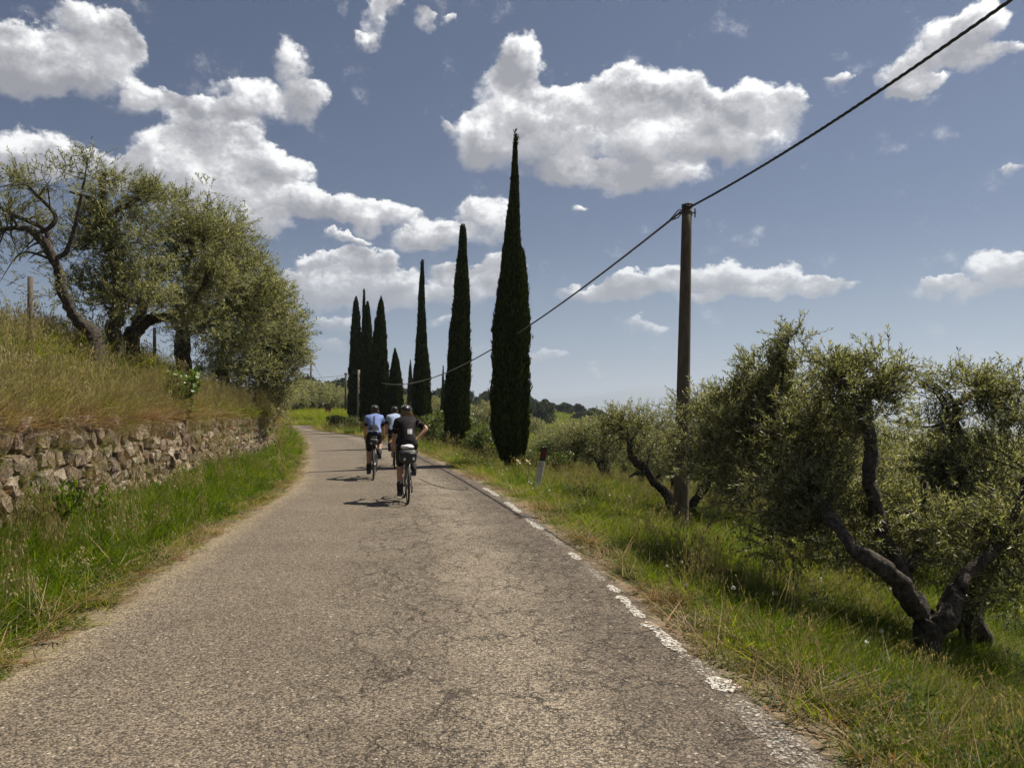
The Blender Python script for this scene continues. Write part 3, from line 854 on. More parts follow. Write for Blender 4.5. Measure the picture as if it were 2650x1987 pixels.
olive_tree([B1[0], B1[1], H(B1[0], B1[1])],
 [[PL(2120, 1340, 8.6, .15), PL(2112, 1240, 8.6, .12), PL(2090, 1130, 8.5, .10), PL(2075, 1040, 8.4, .08), PL(2070, 960, 8.3, .06), PL(2072, 905, 8.3, .05), PL(2068, 890, 8.3, .055)],
  [PL(2070, 900, 8.3, .04), PL(2050, 905, 8.2, .03), PL(2025, 930, 8.1, .02)],
  [PL(2080, 1020, 8.4, .05), PL(2050, 1000, 8.2, .04), PL(2045, 970, 8.1, .035), PL(2070, 945, 8.1, .03)],
  [PL(2072, 870, 8.3, .03), PL(2110, 850, 8.3, .022), PL(2140, 870, 8.3, .016)],
  [PL(2112, 1220, 8.6, .08), PL(2180, 1100, 8.5, .06), PL(2240, 980, 8.4, .05)]],
 [blob(2075, 845, 8.3, .32, .35, .20), blob(2130, 835, 8.3, .14, .2, .12, .06), blob(2030, 840, 8.2, .13, .2, .13, .05), blob(2000, 925, 8.2, .22, .3, .14), blob(2130, 935, 8.3, .36, .4, .18),
  blob(2210, 920, 8.3, .36, .4, .26), blob(2205, 830, 8.3, .09, .12, .10, .04), blob(2180, 1020, 8.3, .7, .6, .42), blob(2080, 1060, 8.1, .55, .5, .33), blob(2190, 1130, 8.2, .6, .5, .45),
  blob(2020, 1130, 8.0, .5, .5, .35), blob(2110, 1220, 8.0, .6, .5, .3), blob(2220, 1260, 8.0, .5, .5, .40), blob(1990, 1030, 8.4, .22, .3, .2)],
 22, 'dense olive tree at the right picture edge with a lone round tuft above its crown', ntw=2500, nl=18, leaf=.055, width=.013, tl=(.18, .36), sub=40)
# slope tree behind both
B2 = P(1960, 1290, 11.5)
olive_tree([B2[0], B2[1], H(B2[0], B2[1])],
 [[[B2[0], B2[1], H(B2[0], B2[1]) - .1, .14], [B2[0] + .05, B2[1], B2[2] + .5, .12], [B2[0] - .3, B2[1], B2[2] + 1.2, .08], [B2[0] - .5, B2[1], B2[2] + 1.8, .05]],
  [[B2[0] + .05, B2[1], B2[2] + .5, .09], [B2[0] + .5, B2[1], B2[2] + 1.1, .06], [B2[0] + .9, B2[1], B2[2] + 1.6, .04]]],
 [blob(1900, 1130, 11.5, 1.1, .9, .6), blob(2050, 1140, 11.5, 1.0, .9, .6), blob(1780, 1180, 11.3, .8, .8, .5), blob(1960, 1060, 11.5, .7, .7, .40)],
 23, 'low olive tree half hidden behind the forked near olive', ntw=1500, nl=14, leaf=.075, width=.018, sub=30)
# V-shaped olive behind the concrete pole
B3 = P(1468, 1118, 14.6)
zb = H(B3[0], B3[1])
olive_tree([B3[0], B3[1], zb],
 [[PL(1452, 1112, 14.6, .12), PL(1440, 1085, 14.6, .085), PL(1418, 1050, 14.6, .08), PL(1398, 1015, 14.5, .075), PL(1372, 985, 14.4, .07), PL(1362, 955, 14.4, .05), PL(1335, 915, 14.4, .03)],
  [PL(1484, 1120, 14.6, .11), PL(1502, 1085, 14.6, .085), PL(1525, 1055, 14.6, .08), PL(1545, 1020, 14.5, .07), PL(1560, 980, 14.4, .055), PL(1580, 920, 14.4, .03)],
  [PL(1398, 1015, 14.5, .04), PL(1380, 1020, 14.3, .03), PL(1360, 1030, 14.2, .015)],
  [PL(1545, 1020, 14.5, .05), PL(1600, 1000, 14.5, .04), PL(1650, 1010, 14.5, .02)]],
 [blob(1380, 925, 14.5, .7, .7, .32), blob(1430, 930, 14.7, .7, .8, .36), blob(1560, 930, 14.7, .9, .8, .5), blob(1500, 885, 14.4, .6, .6, .32), blob(1620, 1000, 14.8, .9, .8, .5),
  blob(1340, 975, 14.8, .45, .5, .25), blob(1650, 1090, 14.6, .6, .6, .3), blob(1620, 890, 14.5, .7, .6, .4), blob(1490, 975, 15.4, .45, .4, .35), blob(1330, 930, 14.6, .35, .4, .3)],
 24, 'olive tree with two slanting bare stems in a V behind the concrete pole', ntw=2300, nl=16, leaf=.066, width=.016, sub=46)

# ---- the four olives on the left bank
def on(x, y, Y, dz=0): q = P(x, y, Y); return [q[0], q[1], H(q[0], q[1]) + dz]
b = on(212, 748, 14.5)
olive_tree(b, [[[b[0], b[1], b[2] - .15, .13], PL(205, 728, 14.5, .12), PL(170, 690, 14.5, .105), PL(150, 640, 14.4, .09), PL(130, 590, 14.3, .085), PL(108, 540, 14.2, .085), PL(80, 505, 14.1, .075), PL(40, 495, 14, .045), PL(0, 500, 13.9, .03)],
  [PL(108, 545, 14.2, .055), PL(90, 500, 14.4, .05), PL(40, 470, 14.5, .035), PL(-30, 430, 14.5, .02)],
  [PL(80, 505, 14.1, .05), PL(120, 470, 14.2, .035), PL(60, 400, 14.2, .02)],
  [PL(120, 560, 14.2, .05), PL(155, 520, 14.2, .04), PL(180, 400, 14.2, .02), PL(190, 340, 14.2, .008)]],
 [blob(20, 430, 14.2, .6, .6, .40, .20), blob(90, 400, 14.3, .6, .6, .28, .18), blob(40, 560, 14, .5, .5, .25, .14), blob(160, 385, 14.3, .5, .5, .24, .14), blob(-10, 480, 14, .6, .6, .5, .25), blob(60, 480, 14.2, .45, .5, .3, .12), blob(205, 360, 14.3, .35, .4, .20, .07), blob(0, 620, 14, .35, .4, .12, .06), blob(130, 640, 14.2, .35, .4, .10, .05)],
 31, 'thin-leaved olive tree with a bare slanting trunk left of the others on the bank', ntw=470, nl=16, leaf=.075, width=.018, tl=(.25, .5), sub=60, hollow=.25)
b = on(238, 748, 16)
olive_tree(b, [[[b[0], b[1], b[2] - .15, .17], PL(238, 720, 16, .14), PL(237, 680, 16, .13), PL(250, 630, 16, .10), PL(240, 560, 16, .09), PL(222, 470, 16, .09), PL(220, 455, 16, .10)],
  [PL(222, 462, 16, .075), PL(205, 435, 16, .06), PL(180, 420, 16, .04), PL(150, 415, 16, .02)],
  [PL(222, 462, 16, .07), PL(222, 400, 16, .06), PL(224, 372, 16, .05)],
  [PL(225, 468, 16, .05), PL(280, 440, 16, .05), PL(310, 415, 16, .03), PL(330, 390, 16, .02)]],
 [blob(200, 560, 15.9, .75, .7, .65), blob(270, 520, 15.9, .8, .8, .65), blob(190, 500, 15.9, .6, .6, .45), blob(250, 620, 15.8, .8, .7, .4), blob(180, 625, 15.8, .45, .5, .30), blob(270, 430, 16, .8, .7, .35), blob(240, 385, 16, .6, .5, .22, .1), blob(330, 600, 16, .6, .6, .5), blob(300, 655, 15.6, .7, .6, .32), blob(210, 655, 15.7, .6, .5, .25), blob(340, 440, 16, .5, .5, .25)],
 32, 'dark round-crowned olive tree with an upright trunk on the bank crest', ntw=2300, nl=16, leaf=.075, width=.019, sub=70)
b = on(285, 755, 18)
olive_tree(b, [[[b[0], b[1], b[2] - .15, .20], PL(287, 730, 18, .17), PL(293, 700, 18, .15), PL(315, 692, 18, .12), PL(345, 690, 17.9, .10), PL(380, 680, 17.8, .09), PL(420, 650, 17.7, .07), PL(450, 590, 17.6, .05)],
  [PL(293, 700, 18, .12), PL(300, 670, 18, .11), PL(330, 600, 18.2, .08), PL(400, 560, 18.3, .06), PL(440, 540, 18.3, .05)]],
 [blob(370, 520, 18, 1.0, .9, .8), blob(430, 520, 18, .9, .9, .65), blob(385, 455, 18, .8, .8, .38), blob(390, 620, 17.8, .9, .8, .6), blob(360, 665, 17.4, .7, .7, .35), blob(430, 700, 17.4, .6, .6, .4), blob(450, 600, 17.8, .8, .8, .7), blob(465, 475, 18, .55, .7, .3), blob(442, 410, 18, .16, .2, .22, .03)],
 33, 'olive tree whose thick low bough bends right over the bank grass', ntw=2300, nl=14, leaf=.09, width=.020, tl=(.2, .42), sub=46)
b = on(395, 785, 21)
olive_tree(b, [[[b[0], b[1], b[2] - .15, .22], PL(396, 760, 21, .19), PL(394, 720, 21, .17), PL(400, 690, 21, .14), PL(440, 620, 21, .1), PL(500, 560, 21, .06)], [PL(398, 700, 21, .1), PL(470, 660, 21, .08), PL(540, 640, 21, .05)]],
 [blob(485, 530, 21, .95, 1, .8), blob(515, 600, 21, 1.05, 1, .85), blob(480, 640, 21, 1.1, 1, .9), blob(560, 670, 21, 1.1, 1, .9), blob(500, 720, 21, 1.0, 1, .6), blob(440, 720, 20.2, 1.0, .8, .6), blob(520, 790, 20.6, 1.0, .8, .4), blob(500, 480, 21, .5, .6, .35), blob(540, 560, 21, .4, .5, .35)],
 34, 'broad olive tree with a straight black trunk in the middle of the bank', ntw=3300, nl=13, leaf=.105, width=.024, tl=(.22, .45), sub=46)
b = on(480, 815, 24)
olive_tree(b, [[[b[0], b[1], b[2] - .15, .20], PL(478, 790, 24, .17), PL(490, 750, 24, .13), PL(560, 700, 24, .08)], [PL(480, 790, 24, .12), PL(540, 780, 24, .09), PL(600, 750, 24, .06)]],
 [blob(560, 655, 24, .9, 1, .8), blob(600, 725, 24, 1.0, 1, .95), blob(610, 640, 24, .4, .6, .4), blob(580, 760, 23.6, 1.3, 1, .9), blob(592, 790, 23.8, .9, 1, .9), blob(560, 820, 23.4, 1.1, 1, .55), blob(520, 760, 23.6, 1.0, 1, .8), blob(550, 600, 24, .5, .8, .45), blob(585, 850, 24, .55, .7, .4), blob(500, 820, 23, .6, .6, .4), blob(628, 700, 24, .45, .6, .7), blob(585, 885, 24.5, .4, .5, .35, .3)],
 35, 'spreading olive tree at the road bend whose crown hangs low over the wall end', ntw=5000, nl=12, leaf=.115, width=.026, tl=(.22, .45), sub=46)

# ------------------------------------------------------------------ cypresses
cyp_m = leaf_mat('cypress_spray', [(.010, .016, .004), (.032, .044, .010), (.095, .115, .025)], .18, .7, .08, False)
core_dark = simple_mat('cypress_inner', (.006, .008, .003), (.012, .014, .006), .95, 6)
cbark = simple_mat('cypress_bark', (.06, .045, .035), (.13, .10, .08), .95, 12, .01)
def cypress_geo(Ht, Wd, prof, seed, n, lobes=(), spray=(.14, .26), lean=(0, 0)):
    """prof: radius factors up the height 0..1; lobes: (angle, from, to, strength) side tops"""
    r = np.random.default_rng(seed)
    pt, pv = np.array(prof).T
    ph = r.uniform(0, 6.28, 8)
    def rad(t, a):
        v = np.interp(t, pt, pv) * Wd / 2
        g = 1 + .07 * np.sin(a * 5 + ph[0] + 3 * t) + .06 * np.sin(a * 9 + ph[1] - 5 * t) + .05 * np.sin(t * 23 + ph[2] + a) + .035 * np.sin(t * 61 + ph[3] + 2 * a)
        for (la, t0, t1, k) in lobes:
            d = np.cos(a - la); g = g + k * np.clip(d, 0, 1) ** 3 * sst(t, t0, t0 + .05) * (1 - sst(t, t1 - .02, t1))
        return v * g
    def centre(t): return np.stack([lean[0] * t + .03 * np.sin(t * 6 + ph[4]) * Wd, lean[1] * t + 0 * t, t * Ht], -1)
    g = Geo()
    nt_, na_ = 60, 22
    tt, aa = np.meshgrid(np.linspace(.035, .985, nt_), np.linspace(0, 2 * np.pi, na_, endpoint=False), indexing='ij')
    R0 = rad(tt, aa) * .86 * r.uniform(.93, 1.05, tt.shape)
    V = centre(tt) + np.stack([R0 * np.cos(aa), R0 * np.sin(aa), 0 * R0], -1)
    ii, jj = np.meshgrid(np.arange(nt_ - 1), np.arange(na_), indexing='ij')
    a_ = ii * na_ + jj; b_ = ii * na_ + (jj + 1) % na_
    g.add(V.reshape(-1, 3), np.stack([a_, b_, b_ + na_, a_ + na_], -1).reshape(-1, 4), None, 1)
    # sprays
    t = r.uniform(0, 1, n * 3); keep = r.uniform(0, 1, n * 3) < np.interp(t, pt, pv) * .9 + .12
    t = np.clip(t[keep][:n] * .955 + .04, 0, .995); n = len(t); a = r.uniform(0, 2 * np.pi, n)
    Rr = rad(t, a) * (r.uniform(.82, 1.04, n) + np.where(r.uniform(0, 1, n) < .07, r.uniform(0, .13, n), 0))
    O = centre(t) + np.stack([Rr * np.cos(a), Rr * np.sin(a), 0 * Rr], -1)
    out = np.stack([np.cos(a), np.sin(a), 0 * a], -1)
    D = np.array([0, 0, 1.0]) + out * r.uniform(.05, .42, (n, 1)) + r.normal(0, .13, (n, 3))
    # sprays lean inwards where the tree narrows
    D /= np.linalg.norm(D, axis=1, keepdims=True)
    L = r.uniform(*spray, n) * np.interp(t, [0, .8, 1], [1, .85, .6])
    W = L * r.uniform(.16, .28, n)
    S = np.cross(D, r.normal(0, 1, (n, 3))); S /= np.linalg.norm(S, axis=1, keepdims=True) + 1e-9
    S2 = np.cross(D, S)
    O = O - D * (L * .4)[:, None]
    Vs = []; Ts = []
    for s_ in (S, S2):
        p0 = O; p1 = O + D * (L * .55)[:, None] + s_ * (W * .5)[:, None]; p2 = O + D * L[:, None]; p3 = O + D * (L * .45)[:, None] - s_ * (W * .5)[:, None]
        Vs.append(np.stack([p0, p1, p2, p3], 1).reshape(-1, 3))
    Vs = np.vstack(Vs); k = np.arange(2 * n)[:, None] * 4
    g.add(Vs, None, np.concatenate([k + [0, 1, 2], k + [0, 2, 3]]), 0)
    # thin curling tip shoots
    for q in range(5):
        s = centre(np.array([.965]))[0]; e = centre(np.array([1.0]))[0] + r.normal(0, .05, 3) * Wd + [0, 0, -.01 * q * Ht]
        g.add(*tube([s, (s + e) / 2 + r.normal(0, .02, 3), e], [.03, .02, .008], 4), 1)
        # leafy knots on the tip
        m = 40; c = s + (e - s) * r.uniform(.3, 1, (m, 1)) + r.normal(0, .025, (m, 3)); d = r.normal(0, .5, (m, 3)) + [0, 0, 1]; d /= np.linalg.norm(d, axis=1, keepdims=True)
        sd = np.cross(d, r.normal(0, 1, (m, 3))); sd /= np.linalg.norm(sd, axis=1, keepdims=True)
        vv = np.stack([c, c + d * .05 + sd * .012, c + d * .1, c + d * .05 - sd * .012], 1).reshape(-1, 3); k = np.arange(m)[:, None] * 4
        g.add(vv, None, np.concatenate([k + [0, 1, 2], k + [0, 2, 3]]), 0)
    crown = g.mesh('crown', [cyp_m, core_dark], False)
    tg = Geo(); tr = Wd * .16
    tg.add(*tube([[0, 0, -.2], [0, 0, .05 * Ht], [0, 0, .14 * Ht]], [tr * 1.3, tr, tr * .9], 9, .15, seed))
    for q in range(14):   # bare brown stubs under the skirt of the crown
        a = r.uniform(0, 6.28); z0 = r.uniform(.005, .05) * Ht
        e = np.array([math.cos(a), math.sin(a), 0]) * Wd * r.uniform(.2, .42)
        tg.add(*tube([[0, 0, z0], e * .6 + [0, 0, z0 + .02 * Ht], e + [0, 0, z0 + .07 * Ht]], [.02, .014, .004], 4))
    return crown, tg.mesh('trunk', [cbark], True)
PROF = [(0, .26), (.02, .40), (.05, .64), (.08, .84), (.13, .98), (.2, 1), (.3, .96), (.41, .87), (.5, .76), (.58, .63), (.65, .50), (.71, .39), (.77, .31), (.84, .22), (.91, .15), (.96, .10), (1, .04)]
PROF2 = [(0, .26), (.02, .45), (.06, .74), (.11, .94), (.2, 1), (.35, .97), (.5, .86), (.65, .72), (.78, .58), (.88, .44), (.95, .3), (1, .06)]
def place_cypress(geo, x, Y, top, label, group='tall thin cypresses lining the bend of the road', rot=0.0, sx=1.0, z=None, name='cypress_tree'):
    q = P(x, 900, Y); X = q[0]
    zz = H(X, Y) if z is None else z
    ht = P(x, top, Y)[2] - zz
    crown, trunk, H0 = geo
    o = link(name, None, loc=(X, Y, zz - .03), label=label, cat='tree', group=group)
    o.scale = (sx, sx, ht / H0); o.rotation_euler.z = rot
    link('crown', crown, o); link('trunk', trunk, o)
    return o
G1 = (*cypress_geo(9.4, 1.02, PROF, 1, 30000, lobes=((.1, .35, .665, .32),), spray=(.10, .2), lean=(.12, 0)), 9.4)
G2 = (*cypress_geo(9.0, .95, PROF2[:7] + [(.65, .66), (.78, .52), (.86, .36), (.93, .3), (.975, .24), (1, .1)], 2, 20000, spray=(.11, .22), lean=(.28, 0)), 9.0)
G3 = (*cypress_geo(9.8, .92, [(0, .3), (.05, .8), (.12, 1), (.25, .98), (.4, .84), (.55, .62), (.7, .42), (.82, .32), (.9, .25), (.97, .15), (1, .05)], 3, 15000, spray=(.13, .26), lobes=((2.9, .1, .44, .25),)), 9.8)
G4 = (*cypress_geo(5.2, 1.0, [(0, .4), (.06, .85), (.15, 1), (.45, .98), (.6, .86), (.75, .66), (.88, .42), (1, .06)], 4, 9000, spray=(.13, .26)), 5.2)
G5 = (*cypress_geo(9.0, 1.0, PROF2, 5, 12000, spray=(.15, .3), lobes=((2.7, .1, .86, .5),)), 9.0)
G6 = (*cypress_geo(11.0, 1.0, PROF2, 6, 10000, spray=(.18, .34)), 11.0)
place_cypress(G1, 1102, 22, 288, 'tallest and nearest cypress with a shoulder on its right side')
place_cypress(G2, 985, 31, 481, 'second tallest cypress left of the tallest one, tip leaning right')
place_cypress(G3, 911, 43, 558, 'slender cypress with a needle-thin top just right of the riders')
place_cypress(G4, 853, 46, 752, 'short stout cypress between taller ones behind the riders', sx=.88)
place_cypress(G5, 822, 46.5, 641, 'twin-topped cypress directly behind the left rider', sx=.98)
place_cypress(G6, 793, 51, 650, 'blunt-topped cypress left of the twin-topped one', sx=.98)
place_cypress(G3, 785, 60, 622, 'cypress with the highest tip in the far left clump', rot=2.0, sx=.85)
place_cypress(G6, 768, 60, 640, 'leftmost cypress of the far clump', rot=1.1, sx=1.12)
place_cypress(G4, 806, 56, 735, 'low cypress peeping out between two tall ones in the far clump', rot=1.8, sx=.9)
place_cypress(G4, 886, 88, 777, 'small distant cypress left of the needle-topped one', rot=1.8, sx=.62, z=None)
place_cypress(G3, 957, 80, 788, 'small distant pencil-thin cypress between the two tall near ones', rot=.8, sx=.62)

# ------------------------------------------------------------------ poles and cables
def concrete(name, a, b):
    m, nt = new_mat(name); p_ = nd(nt, 'ShaderNodeTexCoord').outputs['Object']
    n1 = noise(nt, vm(nt, 'MULTIPLY', p_, (1, 1, .25)).outputs[0], 9, 6, .65); n2 = noise(nt, p_, 90, 3, .7)
    c = mixc(nt, mrange(nt, n1.outputs[0], .35, .65), a, b)
    c = mixc(nt, mrange(nt, n2.outputs[0], .55, .7, 0, .5), c, tuple(x * .5 for x in a))
    pr = nd(nt, 'ShaderNodeBsdfPrincipled', Base_Color=c, Roughness=.9)
    nt.links.new(bump(nt, n2.outputs[0], .5, .004), pr.inputs['Normal']); out_surf(nt, pr.outputs[0]); return m
conc = concrete('pole_concrete', (.065, .048, .030), (.135, .105, .070))
wood = simple_mat('pole_wood', (.05, .038, .028), (.10, .08, .06), .9, 8)
iron = simple_mat('rusty_iron', (.05, .035, .025), (.09, .06, .04), .7, 30)
cabm = simple_mat('cable_rubber', (.022, .020, .018), (.045, .04, .035), .55, 20)
cablit = simple_mat('sunlit_cable_rubber', (.10, .095, .085), (.16, .15, .13), .6, 20)  # lit copy of the cable rubber: sunlight put into the colour
B_ = P(1470, 1122, 13.0); TOP = P(1484, 445, 13.0)
zb = H(B_[0], B_[1])
pole = link('utility_pole', None, loc=(B_[0], B_[1], zb), label='tall round concrete utility pole in the grass, leaning slightly right', cat='pole')
base = np.array([B_[0], B_[1], zb]); tp = TOP - base
base_dir = tp / tp[2]
pz = np.linspace(-.3, tp[2], 14)
V, Q, T = tube([base_dir * z for z in pz], np.interp(pz, [0, tp[2]], [.133, .082]), 28)
link('shaft', Geo().add(V, Q, T).mesh('shaft', [conc], True), pole)
g = Geo(); g.add(*tube([tp + [-.13, -.02, -.14], tp + [.15, -.02, -.12]], .012, 6))
g.add(*tube([tp + [0, 0, -.16], tp + [0, 0, -.10]], .092, 24))
g.add(*tube([tp + [.13, -.02, -.20], tp + [.13, -.02, -.05]], .012, 6))
link('bracket', g.mesh('bracket', [iron], False), pole)
g = Geo(); g.add(*tube([tp + [-.10, -.05, -.05], tp + [-.06, -.09, .0], tp + [0, -.095, .02], tp + [.07, -.06, .02], tp + [.09, .02, .0]], .014, 6))
g.add(*tube([tp + [-.10, -.05, -.12], tp + [-.07, -.10, -.02], tp + [.02, -.10, -.03], tp + [.09, -.02, -.02]], .010, 6))
g.add(*tube([tp + [-.09, .0, .01], tp + [-.02, -.01, .035], tp + [.08, .02, .01]], .016, 6))
link('clamp', g.mesh('clamp', [cabm], True), pole)

def twisted(path, rad, pitch, mat, name, label, cat='cable', step=.02, split=0.0, parent=None, group=None):
    s = np.concatenate([[0], np.cumsum(np.linalg.norm(np.diff(path, axis=0), axis=1))])
    n = int(s[-1] / step); u = np.linspace(0, s[-1], n)
    p = np.stack([np.interp(u, s, path[:, k]) for k in range(3)], 1)
    t = np.gradient(p, axis=0); t /= np.linalg.norm(t, axis=1, keepdims=True)
    a = np.cross(t, [0, 0, 1]); a /= np.linalg.norm(a, axis=1, keepdims=True); b = np.cross(t, a)
    root = link(name, None, loc=p[0], label=label, cat=cat, group=group)
    for k in range(3):
        th = 2 * np.pi * u / pitch + k * 2 * np.pi / 3
        rr2 = rad * .62
        q = p + (a * np.cos(th)[:, None] + b * np.sin(th)[:, None]) * rr2
        V, Q, T = tube(q - p[0], rad * .58, 6)
        link('strand', Geo().add(V, Q, T).mesh('strand', [mat], True), root)
    return root
# cable overhead, sagging towards the camera and on to a pole behind it
ys = np.linspace(13.0, -21, 90)
xa = np.interp(ys, [-21, 7, 13], [11.8, 4.53, TOP[0] + .03])
A = np.array([[13 ** 2, 13, 1], [9.37 ** 2, 9.37, 1], [7.0 ** 2, 7.0, 1]]); bz = np.array([TOP[2] - .03, 5.13, 5.34])
co = np.linalg.solve(A, bz)
za = np.polyval(co, ys)
twisted(np.stack([xa, ys, za], 1), .017, .34, cabm, 'power_cable', 'dark twisted overhead cable running from the near pole out of the top right corner', step=.03)
P2 = np.array([-11.6, 57.0, H(-11.6, 57.0)])
P2t = P(775, 799, 57.0)
P2 = np.array([P2t[0], 57.0, H(P2t[0], 57.0)])
n = 70; t = np.linspace(0, 1, n)[:, None]
start = TOP + [-.06, .05, -.06]
pa = start * (1 - t) + (P2t + [0, 0, -.1]) * t; pa[:, 2] -= 4 * 1.85 * (t * (1 - t))[:, 0]
twisted(pa[:44], .019, .34, cablit, 'power_cable', 'thin twisted cable dipping left from the near pole past the cypresses to the far pole', step=.04)
# loose split ends next to the pole top are part of that cable run
root_ = [o for o in COL.objects if o.name.startswith('power_cable')][-1]
rl = np.array(root_.location)
g = Geo(); dn = pa[5] - pa[0]; dn /= np.linalg.norm(dn)
for k in (-1, 1):
    g.add(*tube(smoothpath([pa[0] - rl + [.0, 0, .0], pa[0] + dn * .15 + [0, 0, .06 * k] - rl, pa[0] + dn * .38 + [0, 0, .02 * k] - rl, pa[0] + dn * .55 - rl], 5), .010, 6))
link('loose_end', g.mesh('loose_end', [cabm], True), root_)
g = Geo(); g.add(*tube(pa[43:] - pa[0], .019, 5)); link('far_length', g.mesh('far_length', [cablit], True), root_).location = pa[0] - rl

def far_pole(x, Y, top, r0, r1, mat, label, arm=0):
    tpp = P(x, top, Y); z0 = H(tpp[0], Y); h = tpp[2] - z0
    o = link('utility_pole', None, loc=(tpp[0], Y, z0), label=label, cat='pole')
    V, Q, T = tube([[0, 0, -.2], [0, 0, h]], [r0, r1], 12)
    link('shaft', Geo().add(V, Q, T).mesh('shaft', [mat], True), o)
    g = Geo(); g.add(*box([0, 0, h - .25], [.9 if arm else .35, .08, .07])); 
    for k in (-1, 1): g.add(*tube([[k * (.38 if arm else .14), 0, h - .22], [k * (.38 if arm else .14), 0, h - .05]], .04, 6))
    link('crossarm', g.mesh('crossarm', [iron], False), o)
    return tpp
pale_conc = concrete('pale_concrete', (.22, .18, .12), (.34, .28, .20))
far_pole(775, 57, 799, .12, .09, pale_conc, 'pale concrete pole standing in front of the far cypress clump', 1)
t3 = far_pole(747, 92, 805, .14, .10, wood, 'dark wooden pole left of the cypress clump')
t4 = far_pole(672, 108, 768, .15, .11, wood, 'tall dark pole at the edge of the left olive crown')
def wire(a, b, sag, label, r=.02):
    t = np.linspace(0, 1, 24)[:, None]; p = a * (1 - t) + b * t; p[:, 2] -= 4 * sag * (t * (1 - t))[:, 0]
    o = link('overhead_wire', None, loc=p[0], label=label, cat='wire')
    link('strand', Geo().add(*tube(p - p[0], r, 5)).mesh('strand', [cabm], True), o)
wire(t4 + [0.2, 0, -.6], t3 + [0, 0, -.3], 2.1, 'thin wire sagging between the two far left poles')
wire(t3 + [0, 0, -.25], P(600, 806, 112), .5, 'thin level wire going left from the far wooden pole into the olive crown')
wire(P(745, 855, 92), P(620, 832, 130), .4, 'faint lower wire left of the far wooden pole')
wire(t3 + [0, 0, -.2], P2t + [0, 0, -.2], .5, 'short wire between the wooden pole and the pale concrete pole')

# ------------------------------------------------------------------ road furniture
white_p = simple_mat('post_plastic', (.50, .47, .41), (.62, .59, .52), .55, 14, .001)
black_p = simple_mat('post_black', (.012, .011, .011), (.02, .018, .018), .5, 14)
red_r = simple_mat('red_reflector', (.16, .010, .010), (.24, .015, .015), .25, 60)
def delineator(x, y, Y, h, w, tilt, label, rot=0.0, back=False):
    q = P(x, y, Y); z = H(q[0], Y)
    if not back: h = P(x, 964, Y)[2] - z
    o = link('delineator_post', None, loc=(q[0], Y, z), label=label, cat='road post')
    o.rotation_euler = (0, tilt, rot)
    # bevelled trapezoid section
    sec = np.array([(-.5, -.25), (-.40, -.38), (.40, -.38), (.5, -.25), (.32, .38), (-.32, .38)]) * w
    def prism(z0, z1, grow=1.0, slant=0.0):
        Vv = [[sx * grow, sy * grow, z0 + slant * sx] for sx, sy in sec] + [[sx * grow, sy * grow, z1 + slant * sx] for sx, sy in sec]
        n = 6; Qv = [[k, (k + 1) % n, n + (k + 1) % n, n + k] for k in range(n)]
        return Vv, Qv, [[n, n + 1, n + 2], [n, n + 2, n + 3], [n, n + 3, n + 4], [n, n + 4, n + 5]]
    link('post_body', Geo().add(*prism(-.2, h * .70)).mesh('post_body', [white_p]), o)
    link('black_band', Geo().add(*prism(h * .70, h, 1.03, .22)).mesh('black_band', [black_p]), o)
    if not back:
        f = Geo().add(*box([0, -.38 * w * 1.03 - .004, h * .86], [w * .42, .008, h * .19])); link('reflector', f.mesh('reflector', [red_r]), o)
    return o
delineator(1158, 1044, 15.9, .80, .125, .19, 'leaning white road post with black top and red reflector', 0.1)
delineator(737, 929, 51, .85, .12, .03, 'small far white road post at the tip of the grass verge', 0.4, True)
# red sign
q = P(709, 905, 76); z = H(q[0], 76)
o = link('road_sign', None, loc=(q[0], 76, z), label='small dark red square sign on a thin post beyond the bend', cat='sign')
top = P(709, 884, 76)[2] - z
link('post', Geo().add(*tube([[0, 0, -.2], [0, 0, top]], .03, 8)).mesh('post', [iron], True), o)
link('plate', Geo().add(*box([0, -.05, top], [.48, .03, .48])).mesh('plate', [simple_mat('dull_red_paint', (.16, .012, .010), (.10, .010, .010), .5, 9)]), o)
link('plate_rim', Geo().add(*box([0, -.05, top + .25], [.52, .04, .03])).add(*box([0, -.05, top - .25], [.52, .04, .03])).add(*box([-.25, -.05, top], [.03, .04, .47])).add(*box([.25, -.05, top], [.03, .04, .47])).mesh('plate_rim', [iron]), o)
# low pale wall beyond the bend
def low_wall(x0, x1, Y0, Y1, h, label, seed, cw=.5, thick=.4):
    a, b_ = P(x0, 900, Y0), P(x1, 900, Y1); L = np.linalg.norm(b_[:2] - a[:2]); n = int(L / cw)
    o = link('low_stone_wall', None, loc=(a[0], a[1], H(a[0], a[1])), label=label, cat='wall')
    r = np.random.default_rng(seed); loc = np.array(o.location); rest = Geo()
    for k in range(n):
        for row in range(2):
            t = (k + .5 + .5 * (row % 2)) / n; c = a * (1 - t) + b_ * t
            z = H(c[0], c[1]) + h * (.25 + .5 * row)
            s = np.array([L / n * r.uniform(.8, 1.0), thick, h * r.uniform(.45, .6)])
            th = math.atan2(b_[1] - a[1], b_[0] - a[0]) + r.normal(0, .05)
            rot = [[math.cos(th), -math.sin(th), 0], [math.sin(th), math.cos(th), 0], [0, 0, 1]]
            V, Q, _ = box([0, 0, 0], s, rot); V = V * (1 + r.normal(0, .06, V.shape)) + np.array([c[0], c[1], z]) - loc
            rest.add(V, Q, None, int(r.integers(3)))
    link('stones', rest.mesh('stones', [pale_stone, stone_ms[0], pale_stone]), o, kind='stuff')
pale_stone = simple_mat('pale_stone', (.30, .26, .18), (.40, .36, .27), .9, 4, .02)
low_wall(598, 722, 75, 76, .30, 'low pale stone wall along the field beyond the road bend', 3, .55)
low_wall(1150, 1240, 196, 204, .35, 'thin pale terrace wall on the hillside right of the tallest cypress', 4, .8)

